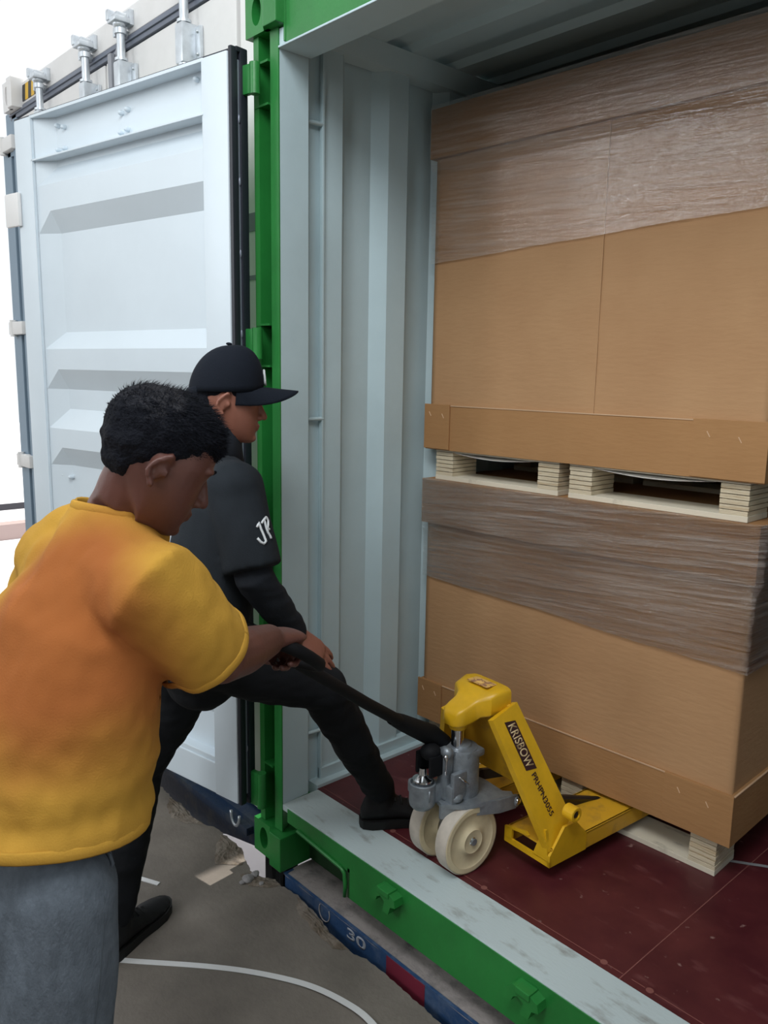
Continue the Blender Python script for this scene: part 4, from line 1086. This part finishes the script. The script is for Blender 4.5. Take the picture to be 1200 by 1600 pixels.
# =============== person in the black cap
B = dict(
    neck=(0.1721,-0.3219,1.174), headc=(0.1896,-0.2954,1.32), rsh=(0.3256,-0.3645,1.115), lsh=(0.0558,-0.2412,1.046),
    relb=(0.4067,-0.3613,0.8975), rwr=(0.3674,-0.2092,0.7186), lelb=(0.0196,-0.2244,0.7968), lwr=(0.081,-0.1942,0.6518),
    rhip=(0.2994,-0.4362,0.7122), lhip=(0.1172,-0.3657,0.651), rkn=(0.3667,-0.1256,0.5487), ran=(0.2674,0.0969,0.1668), lkn=(0.0214,-0.4466,0.2753), lan=(-0.0841,-0.4847,-0.127))
B = {k: Vector(v) for k, v in B.items()}
fB, rB = facing(18)
frB = head_frame(12, 6)
heelR = Vector((.262, .118, 0.0)); toeR = Vector((.405, .345, 0.0)); B['ran'] = heelR + Vector((.03, .05, .115))
toeL = Vector((-0.1057,-0.3636,-0.25)); dl = (toeL - Vector((-0.002,-0.5799,-0.25))).normalized(); heelL = toeL - dl * .285; heelL.z = toeL.z = GZ; B['lan'] = heelL + dl * .06 + UP * .11
B['lkn'] = Vector((-0.0113,-0.4827,0.2745))
SB = .93
bm = bmesh.new()
PB = head(bm, B['headc'], frB, SB)
chest = (B['rsh'] + B['lsh']) / 2
pel = (B['rhip'] + B['lhip']) / 2
rtube(bm, [chest - UP * .02, B['neck'], PB(0, -.030, -.05), PB(0, -.02, 0)], [(.07, .055), (.056, .056), (.054, .056), (.05, .06)], 16, ref=rB)
rtube(bm, [pel, pel + (chest - pel) * .5, chest - UP * .05], [(.14, .10), (.13, .10), (.15, .10)], 18, ref=rB)
for a, b, c_ in (('rsh', 'relb', 'rwr'), ('lsh', 'lelb', 'lwr')):
    rtube(bm, [chest - UP * .03, B[a], (B[a] + B[b]) / 2, B[b], B[b] + (B[c_] - B[b]) * .3, B[c_]], [.05, .050, .043, .037, .038, .026], 14)
for a, b, c_ in (('rhip', 'rkn', 'ran'), ('lhip', 'lkn', 'lan')):
    rtube(bm, [B[a], (B[a] + B[b]) / 2, B[b], B[b] + (B[c_] - B[b]) * .35, B[c_]], [.080, .068, .052, .050, .036], 14)
hd = (Vector((0.3991,-0.0987,0.6028)) - B['rwr']).normalized()
bk = (UP * .75 - FX * .55 + AX * .35)
hand(bm, B['rwr'] + hd * .012, hd, bk, -UP * .2 - AX * .2 - FX * .8, 1.0, (6, 10, 14), 5, (30, 12))
hand(bm, B['lwr'], -UP * .6 + fB * .8, UP * .7 + fB * .5, rB, .95, (12, 20, 15), 4)
me = remesh(bm, .0036, 3)
persB = finish('person', me, M_skinB, None); tag(persB, 'person in black cap and black clothes with one foot in the container, hand on knee', 'person')
eyes(PB, frB, SB, persB)
# hair under the cap
bm = bmesh.new(); r_, f_, u_ = frB
ball(bm, PB(0, -.022, .030), (.0770 * SB, .0830 * SB, .062 * SB), frB, 28); ball(bm, PB(0, -.050, -.005), (.064 * SB, .050 * SB, .045 * SB), frB, 24)
for s in (1, -1): ball(bm, PB(s * .060, .018, .030), (.018 * SB, .026 * SB, .030 * SB), frB, 14)
me = remesh(bm, .004, 2); finish('hair', me, M_hair, persB)
# cap: crown, brim, back strap, button, white emblem
bm = bmesh.new(); n = 36; rings = []
for j in range(13):
    t = j / 12; z = .022 + .125 * math.sin(t * math.pi / 2); k = math.cos(t * math.pi / 2) ** .82
    rr = []
    for i in range(n):
        a = 2 * math.pi * i / n; ca, sa = math.cos(a), math.sin(a)
        w = .086 * k; l = (.100 if sa > 0 else .104) * k
        seam = 1 - .012 * (1 if (i % 6 == 0) else 0)
        rr.append(bm.verts.new(PB(ca * w * seam, sa * l * seam - .004 - .006 * t, z + (.012 * sa if sa > 0 else 0.010 * sa) * (1 - t) + .010 * sa * t * (1 - t) * 4)))
    rings.append(rr)
for a, b in zip(rings[:-1], rings[1:]):
    for k in range(n): bm.faces.new((a[k], a[(k + 1) % n], b[(k + 1) % n], b[k]))
bm.faces.new(rings[-1])
capo = mk('cap', bm, M_capm, persB, True); capo.modifiers.new('t', 'SOLIDIFY').thickness = .003
bm = bmesh.new(); ball(bm, PB(0, -.010, .150), (.008, .008, .004), frB, 12); mk('button', bm, M_capm, capo, True)
bm = bmesh.new()
def brim(u, v):
    a = R(12 + 156 * u); ca, sa = math.cos(a), math.sin(a)
    x = ca * .082; y0 = sa * .092; ext = .100 * math.sin(math.pi * u) ** .55
    yy = y0 + ext * v
    return PB(x * (1 - .06 * v), yy, .060 - .014 * v - .050 * (abs(ca) ** 1.7) * (.7 + v * .5) - .016 * (1 - abs(ca)) * (1 - v))
heightgrid(bm, 28, 8, brim); br = mk('brim', bm, M_capm, capo, True); br.modifiers.new('t', 'SOLIDIFY').thickness = .0035
bm = bmesh.new(); tube(bm, [PB(.052, -.084, .020), PB(.03, -.103, .010), PB(0, -.110, .008), PB(-.03, -.103, .010), PB(-.052, -.084, .020)], [(.010, .003)] * 5, 8, ref=u_)
mk('back_strap', bm, M_capm, capo, True)
# emblem on the cap's front panel: white upright oval outline
bm = bmesh.new(); em = []
for k in range(21):
    a = 2 * math.pi * k / 20; em.append((math.cos(a) * .024, .078 + math.sin(a) * .026))
cme = capo.data; bvh = BVHTree.FromPolygons([v.co.copy() for v in cme.vertices], [tuple(p.vertices) for p in cme.polygons])
def snap(bv, p, off, toward=None):
    h = bv.find_nearest(p); return h[0] + (h[1] if h[1].dot(p - h[0]) >= 0 else -h[1]) * off
tube(bm, [snap(bvh, PB(x, .13, z), .0035) for x, z in em], .0032, 6, cap=False)
mk('emblem', bm, M_whitecloth, capo, True)
# shirt
bm = bmesh.new()
up_t = (chest - pel)
rtube(bm, [pel - UP * .01, pel + UP * .03, pel + up_t * .35 - fB * .0, pel + up_t * .65 + fB * .004, pel + up_t * .88, chest + UP * .015], [(.155, .112), (.160, .120), (.160, .120), (.172, .124), (.178, .112), (.120, .075)], 24, ref=rB)
rtube(bm, [chest - UP * .02, B['neck'] + UP * .005], [(.105, .085), (.062, .062)], 18, ref=rB)
rtube(bm, [B['neck'] - UP * .025, B['rsh'] - UP * .004], [.055, .064], 18)
for s_, a, b in ((1, 'rsh', 'relb'), (-1, 'lsh', 'lelb')):
    d = B[b] - B[a]
    tube(bm, [chest + rB * s_ * .06, B[a] + UP * .0, B[a] + d * .45, B[a] + d * .90], [.070, .072, .070, .073], 20)
    ball(bm, B[a] - UP * .004, .070)
me = remesh(bm, .0065, 12, .6)
def foldB(p):
    return .0055 * nz(p, 9, 9, 5.5) + .0035 * nz(p + up_t * 0, 22, 22, 8, 5) + .003 * math.sin(18 * (p.x * .6 + p.z) + 4 * nz(p, 5, 5, 5, 3)) * nz(p, 6, 6, 6, 8)
fold(me, foldB)
dr = (B['relb'] - B['rsh']).normalized(); dlft = (B['lelb'] - B['lsh']).normalized()
cut(me, [(B['neck'] - UP * .008, (UP * 1 + fB * .2), .085)])
shB = finish('shirt', me, M_blk2, persB, .003)
# tight long undersleeves and high collar
for a_, b_, c_ in (('rsh', 'relb', 'rwr'), ('lsh', 'lelb', 'lwr')):
    bm = bmesh.new()
    rtube(bm, [B[a_] + (B[b_] - B[a_]) * .5, B[b_], B[b_] + (B[c_] - B[b_]) * .35, B[c_] + (B[c_] - B[b_]).normalized() * -.01], [.053, .0475, .046, .0335], 18)
    me = remesh(bm, .005, 4)
    fold(me, lambda p: .0022 * nz(p, 30, 30, 30) + .0018 * nz(p, 12, 12, 60, 4))
    finish('undersleeve', me, M_blk, persB)
bm = bmesh.new(); nk = (PB(0, -.030, -.05) - B['neck'])
tube(bm, [B['neck'] - UP * .03, B['neck'] + nk * .30, B['neck'] + nk * .74 - fB * .004], [(.078, .074), (.064, .066), (.063, .066)], 24, False, ref=rB)
co = mk('collar', bm, M_blk, persB, True); co.modifiers.new('t', 'SOLIDIFY').thickness = .004
# letters JF printed on the sleeve
sme = shB.data; bvs = BVHTree.FromPolygons([v.co.copy() for v in sme.vertices], [tuple(p.vertices) for p in sme.polygons])
def on_sleeve(near_, far_):
    o_, f2_ = Vector(near_), Vector(far_); h = bvs.ray_cast(o_, (f2_ - o_).normalized())
    return h[0] + h[1] * .0014 if h[0] is not None else f2_
st_ = [[on_sleeve((0.7831,-0.6017,1.111), (0.3678,-0.3287,1.015)), on_sleeve((0.7844,-0.5982,1.119), (0.3694,-0.3241,1.026)), on_sleeve((0.7882,-0.5967,1.109), (0.3745,-0.322,1.012)), on_sleeve((0.7941,-0.5937,1.095), (0.3824,-0.3181,0.9939)), on_sleeve((0.7977,-0.5921,1.086), (0.3872,-0.3159,0.9816)), on_sleeve((0.796,-0.5952,1.081), (0.3849,-0.3201,0.9753)), on_sleeve((0.7916,-0.5992,1.084), (0.379,-0.3254,0.9798)), on_sleeve((0.7866,-0.6028,1.091), (0.3725,-0.3303,0.989))],
       [on_sleeve((0.7877,-0.5948,1.118), (0.3738,-0.3196,1.025)), on_sleeve((0.7899,-0.5906,1.125), (0.3768,-0.314,1.034)), on_sleeve((0.7916,-0.5875,1.13), (0.3791,-0.3098,1.04))],
       [on_sleeve((0.79,-0.5907,1.124), (0.377,-0.3141,1.032)), on_sleeve((0.7942,-0.5894,1.111), (0.3825,-0.3124,1.016)), on_sleeve((0.7978,-0.5878,1.102), (0.3874,-0.3102,1.003)), on_sleeve((0.801,-0.5858,1.096), (0.3916,-0.3075,0.9956)), on_sleeve((0.8034,-0.5846,1.091), (0.3948,-0.306,0.988))],
       [on_sleeve((0.7916,-0.5875,1.13), (0.3791,-0.3098,1.04)), on_sleeve((0.7949,-0.5856,1.123), (0.3835,-0.3073,1.031)), on_sleeve((0.7961,-0.5865,1.115), (0.385,-0.3084,1.02)), on_sleeve((0.7962,-0.5881,1.108), (0.3853,-0.3106,1.011)), on_sleeve((0.7986,-0.5854,1.108), (0.3884,-0.3071,1.011))]]
camdir = (Vector((2.02919,-1.42055,1.39801)))
bm = bmesh.new()
for ln in st_:
    pp = []
    for a, b in zip(ln[:-1], ln[1:]):
        for t in (0, .5): pp.append(Vector(a).lerp(Vector(b), t))
    pp.append(Vector(ln[-1])); q = []
    for p in pp:
        q.append(p)
    tube(bm, q, [(.0032, .0032)] * len(q), 6)
mk('sleeve_lettering', bm, M_whitecloth, shB, True)
# trousers
bm = bmesh.new()
rtube(bm, [pel + UP * .06, pel - UP * .0, pel - UP * .06], [(.155, .115), (.165, .120), (.14, .105)], 20, ref=rB)
for a, b, c_, r0 in (('rhip', 'rkn', 'ran', 1), ('lhip', 'lkn', 'lan', 1)):
    rtube(bm, [B[a] + UP * .0, B[a] + (B[b] - B[a]) * .4, B[a] + (B[b] - B[a]) * .8, B[b], B[b] + (B[c_] - B[b]) * .3, B[b] + (B[c_] - B[b]) * .7, B[c_] - (B[c_] - B[b]).normalized() * .015], [.100, .092, .074, .068, .064, .054, .048], 20)
me = remesh(bm, .006, 5, .6)
fold(me, lambda p: .005 * nz(p, 10, 10, 10) + .004 * nz(p, 26, 26, 14, 5) + .003 * nz(p, 12, 12, 45, 7))
finish('trousers', me, M_trs, persB)
shoe('shoe', heelR, toeR, persB, 1.05, .13); shoe('shoe', heelL, toeL, persB, 1.05, .12)

# =============== person in the orange shirt
A = dict(neck=(0.7509,-0.8649,1.162), headc=(0.8302,-0.8146,1.254), rsh=(0.9337,-0.8848,1.067), lsh=(0.5914,-0.8869,1.054), relb=(0.8916,-0.7425,0.9201), rwr=(0.7825,-0.5764,0.8891), lelb=(0.3852,-0.8684,0.8341), lwr=(0.3698,-0.6857,0.7896),
    rhip=(0.8497,-1.01,0.6147), lhip=(0.6218,-1.047,0.5354))
A = {k: Vector(v) for k, v in A.items()}
fA, rA = facing(50)
frA = head_frame(27, 28, -4)
pelA = (A['rhip'] + A['lhip']) / 2; chA = (A['rsh'] + A['lsh']) / 2
SA = .94
A['ran'] = A['rhip'] - rA * .01 - fA * .04; A['ran'].z = GZ + .10; A['lan'] = A['lhip'] - rA * .05 + fA * .10; A['lan'].z = GZ + .10
A['rkn'] = (A['rhip'] + A['ran']) / 2 - fA * .005; A['lkn'] = (A['lhip'] + A['lan']) / 2 + fA * .04
bm = bmesh.new(); PA = head(bm, A['headc'], frA, SA)
rtube(bm, [chA, A['neck'] + fA * .03, (A['neck'] + fA * .03).lerp(PA(0, -.018, -.04), .6), PA(0, -.016, -.02)], [(.08, .06), (.064, .062), (.056, .058), (.054, .056)], 18, ref=rA)
rtube(bm, [pelA, pelA.lerp(chA, .5), chA - UP * .04], [(.125, .09), (.135, .095), (.13, .085)], 18, ref=rA)
for a, b, c_ in (('rsh', 'relb', 'rwr'), ('lsh', 'lelb', 'lwr')):
    rtube(bm, [chA, A[a], A[a].lerp(A[b], .5), A[b], A[b].lerp(A[c_], .4), A[c_]], [.06, .056, .050, .043, .043, .031], 16)
for a, b, c_ in (('rhip', 'rkn', 'ran'), ('lhip', 'lkn', 'lan')):
    rtube(bm, [A[a] - UP * .04, A[a].lerp(A[b], .5), A[b], A[b].lerp(A[c_], .35), A[c_]], [.062, .062, .052, .050, .038], 14)
hdA = (Vector((0.7437,-0.4946,0.8748)) - A['rwr']).normalized()
hand(bm, A['rwr'] + hdA * .006, hdA, UP * .8 - FX * .4 - AX * .1, -AX * .4 + FX * .2 + UP * .2, 1.0, (62, 78, 48), 1, (40, 40))
hand(bm, A['lwr'], (Vector((0.5179,-0.3796,0.7618)) - A['lwr']), UP, rA, 1.0, (30, 40, 30), 2)
me = remesh(bm, .0036, 3)
persA = finish('person', me, M_skinA, None); tag(persA, 'person with black hair in orange T-shirt and grey trousers bending over the jack handle', 'person')
eyes(PA, frA, SA, persA)
# hair
bm = bmesh.new()
ball(bm, PA(0, -.004, .058), (.081 * SA, .093 * SA, .064 * SA), frA, 36)
ball(bm, PA(0, -.020, .040), (.0825 * SA, .094 * SA, .078 * SA), frA, 32)
ball(bm, PA(0, .038, .066), (.062 * SA, .048 * SA, .038 * SA), frA, 24)
ball(bm, PA(0, -.042, .018), (.076 * SA, .066 * SA, .062 * SA), frA, 26)
ball(bm, PA(0, -.046, -.006), (.066 * SA, .048 * SA, .052 * SA), frA, 26)
me = remesh(bm, .004, 4)
r_, f_, u_ = frA
fold(me, lambda p: .0040 * nz(p, 40, 40, 40) + .0022 * nz(p, 110, 110, 110, 3))
hm = finish('hair', me, M_hair, persA)
bvhh = BVHTree.FromPolygons([v.co.copy() for v in me.vertices], [tuple(p.vertices) for p in me.polygons])
bm = bmesh.new(); random.seed(11); vs_ = [v for v in me.vertices]; cH = PA(0, 0, .03)
hv = [(v.co.copy(), v.normal.copy()) for v in vs_ if (v.co - cH).dot(u_) > -.015]
for i in range(5200):
    p, nrm = random.choice(hv)
    flow = (f_ * .9 + Vector((random.uniform(-.5, .5), random.uniform(-.5, .5), random.uniform(-.3, .5))))
    hgt = (p - cH).dot(u_)
    ln_ = .004 + .010 * max(0, min(1, (hgt + .01) / .07)) * random.uniform(.5, 1.2)
    d = (nrm * (.55 + random.uniform(-.2, .4)) + flow * .65).normalized(); d2 = (d + flow * .5 - nrm * .25).normalized()
    sd_ = d.cross(nrm + Vector((.01, .02, 0))).normalized() * .0007
    a = p - nrm * .002; b = a + d * ln_ * .6; c_ = b + d2 * ln_ * .6
    v = [bm.verts.new(x) for x in (a - sd_, a + sd_, b + sd_ * .7, b - sd_ * .7, c_)]
    bm.faces.new(v[:4]); bm.faces.new((v[3], v[2], v[4]))
mk('strands', bm, M_hair, hm)
# T-shirt
bm = bmesh.new(); upA = chA - pelA
rtube(bm, [pelA - UP * .02, pelA + upA * .10 - fA * .0, pelA + upA * .35, pelA + upA * .62 - fA * .015, pelA + upA * .85 - fA * .02, chA - fA * .01 + UP * .012], [(.198, .168), (.197, .164), (.188, .150), (.188, .138), (.170, .118), (.115, .080)], 30, ref=rA)
rtube(bm, [chA - fA * .01, A['neck'] + fA * .035 + UP * .0], [(.120, .085), (.078, .074)], 20, ref=rA)
cAr = A['relb'] - A['rsh']; cAl = A['lelb'] - A['lsh']
rtube(bm, [chA + rA * .08, A['rsh'] + UP * .004, A['rsh'] + cAr * .40 - UP * .004, A['rsh'] + cAr * .78 - UP * .008, A['rsh'] + cAr * .98 - UP * .01], [.085, .080, .078, .076, .074], 24)
rtube(bm, [A['neck'] - UP * .02, A['lsh'] + UP * .0], [.062, .076], 20)
rtube(bm, [A['neck'] - UP * .02, A['rsh'] - UP * .02], [.062, .056], 20)
rtube(bm, [chA - rA * .08, A['lsh'] + UP * .0, A['lsh'] + cAl * .5, A['lsh'] + cAl * .95], [.085, .078, .078, .08], 22)
me = remesh(bm, .0065, 5, .6)
def foldA(p):
    q = p - pelA; hh = q.dot(UP); side_ = q.dot(rA)
    lower = max(0, min(1, (.30 - hh) / .22))
    f1 = .016 * nz(Vector((side_, 0, hh)), 7, 1, 22, 2) * lower                     # drag folds round the waist
    f2 = .013 * math.sin(60 * (side_ * .45 + hh * .35) + 5 * nz(q, 5, 5, 5)) * max(0, nz(q, 4, 4, 4, 9) + .15)
    f3 = .005 * nz(q, 16, 16, 9, 4) + .0025 * nz(q, 40, 40, 30, 6)
    return f1 + f2 * .8 + f3
fold(me, foldA)
dA = cAr.normalized(); dAl = cAl.normalized()
cut(me, [(Vector((0.9016,-0.7836,0.952)), dA, .094), (A['lsh'] + cAl * .75, dAl, .11), (A['neck'] + fA * .03 - UP * .006, (UP * 1 + fA * .25), .10), (Vector((pelA.x, pelA.y, (0.8945,-1.057,0.679)[2])), -(UP + Vector((FX.x, FX.y, 0)) * .13), .36)])
shA = finish('t_shirt', me, M_orange, persA, .003)
rim('neck_band', me, A['neck'] + fA * .03 - UP * .006, UP + fA * .25, .12, (.009, .003), M_orange, shA)
rim('sleeve_hem', me, (0.9016,-0.7836,0.952), dA, .100, (.009, .0028), M_orange, shA, .006)
rim('bottom_hem', me, Vector((pelA.x, pelA.y, (0.8945,-1.057,0.679)[2])), UP + Vector((FX.x, FX.y, 0)) * .13, .40, (.010, .0028), M_orange, shA, .012)
# trousers
bm = bmesh.new()
rtube(bm, [pelA + UP * .15, pelA + UP * .06, pelA - UP * .02, pelA - UP * .10], [(.150, .110), (.156, .118), (.170, .130), (.165, .120)], 24, ref=rA)
for a, b, c_ in (('rhip', 'rkn', 'ran'), ('lhip', 'lkn', 'lan')):
    rtube(bm, [A[a] - UP * .01, A[a].lerp(A[b], .35), A[a].lerp(A[b], .75), A[b], A[b].lerp(A[c_], .5), A[c_]], [.086, .090, .084, .080, .073, .066], 24)
me = remesh(bm, .0065, 5, .6)
fold(me, lambda p: .005 * nz(p, 14, 14, 4) + .003 * nz(p, 30, 30, 10, 5))
trA = finish('trousers', me, M_grey, persA)
bvt = BVHTree.FromPolygons([v.co.copy() for v in me.vertices], [tuple(p.vertices) for p in me.polygons])
# gaping side pocket: dark pouch with a raised hem
def onT(p, off): 
    h = bvt.find_nearest(Vector(p)); n = h[1]; n = n if n.dot(Vector(p) - h[0]) > 0 else -n
    return h[0] + n * off
pk = [(0.8853,-0.9492,0.6698), (0.8941,-0.941,0.6641), (0.8999,-0.9379,0.6514), (0.8996,-0.9413,0.6396), (0.8944,-0.9486,0.6335), (0.8877,-0.9547,0.6383), (0.8841,-0.9546,0.654)]
bm = bmesh.new(); pc_ = sum((Vector(p) for p in pk), Vector()) / len(pk)
vc_ = bm.verts.new(onT(pc_, .004)); vv_ = [bm.verts.new(onT(p, .003)) for p in pk]
for a_, b_ in zip(vv_, vv_[1:] + vv_[:1]): bm.faces.new((vc_, a_, b_))
mk('pocket_opening', bm, mat('pocket_lining', (.015, .025, .035), .8), trA)
bm = bmesh.new(); tube(bm, [onT(p, .003) for p in ((0.8949,-0.9391,0.668), (0.9011,-0.9363,0.6524), (0.9005,-0.9408,0.6376), (0.8942,-0.9497,0.6296), (0.8838,-0.9605,0.6323))], [.0035] * 5, 8)
mk('pocket_hem', bm, M_grey, trA, True)
bm = bmesh.new(); tube(bm, [onT(p, .0002) for p in ((0.8968,-0.9827,0.6664), (0.9107,-0.9834,0.6042), (0.9214,-0.9864,0.5467), (0.932,-0.992,0.4796), (0.9414,-0.9989,0.4125), (0.9547,-1.009,0.3166))], [.0014] * 6, 6)
mk('side_seam', bm, mat('grey_seam', (.06, .075, .09), .95), trA, True)
for k in ('ran', 'lan'):
    h_ = A[k] - fA * .06; h_.z = GZ; t_ = h_ + fA * .28
    shoe('shoe', h_, t_, persA, 1.0, .11)

# ------------------------------------------------------------------ bright yard to the left
p_ = (-11.63,2.762,-1.4); q_ = (-11.63,2.777,-1.149)
r_ = (-14.53,3.688,-1.4)
sf('wall_left', boxes([(p_[0] - .3, p_[0], -1.5, 14, -1.4, q_[2])]), mat('pinkish_block_wall', (.40, .31, .29), .8))
sf('trim_6', boxes([(r_[0] - .05, r_[0], -1.5, 20, -1.4, -1.28)]), mat('dark_rail', (.04, .04, .05), .6))
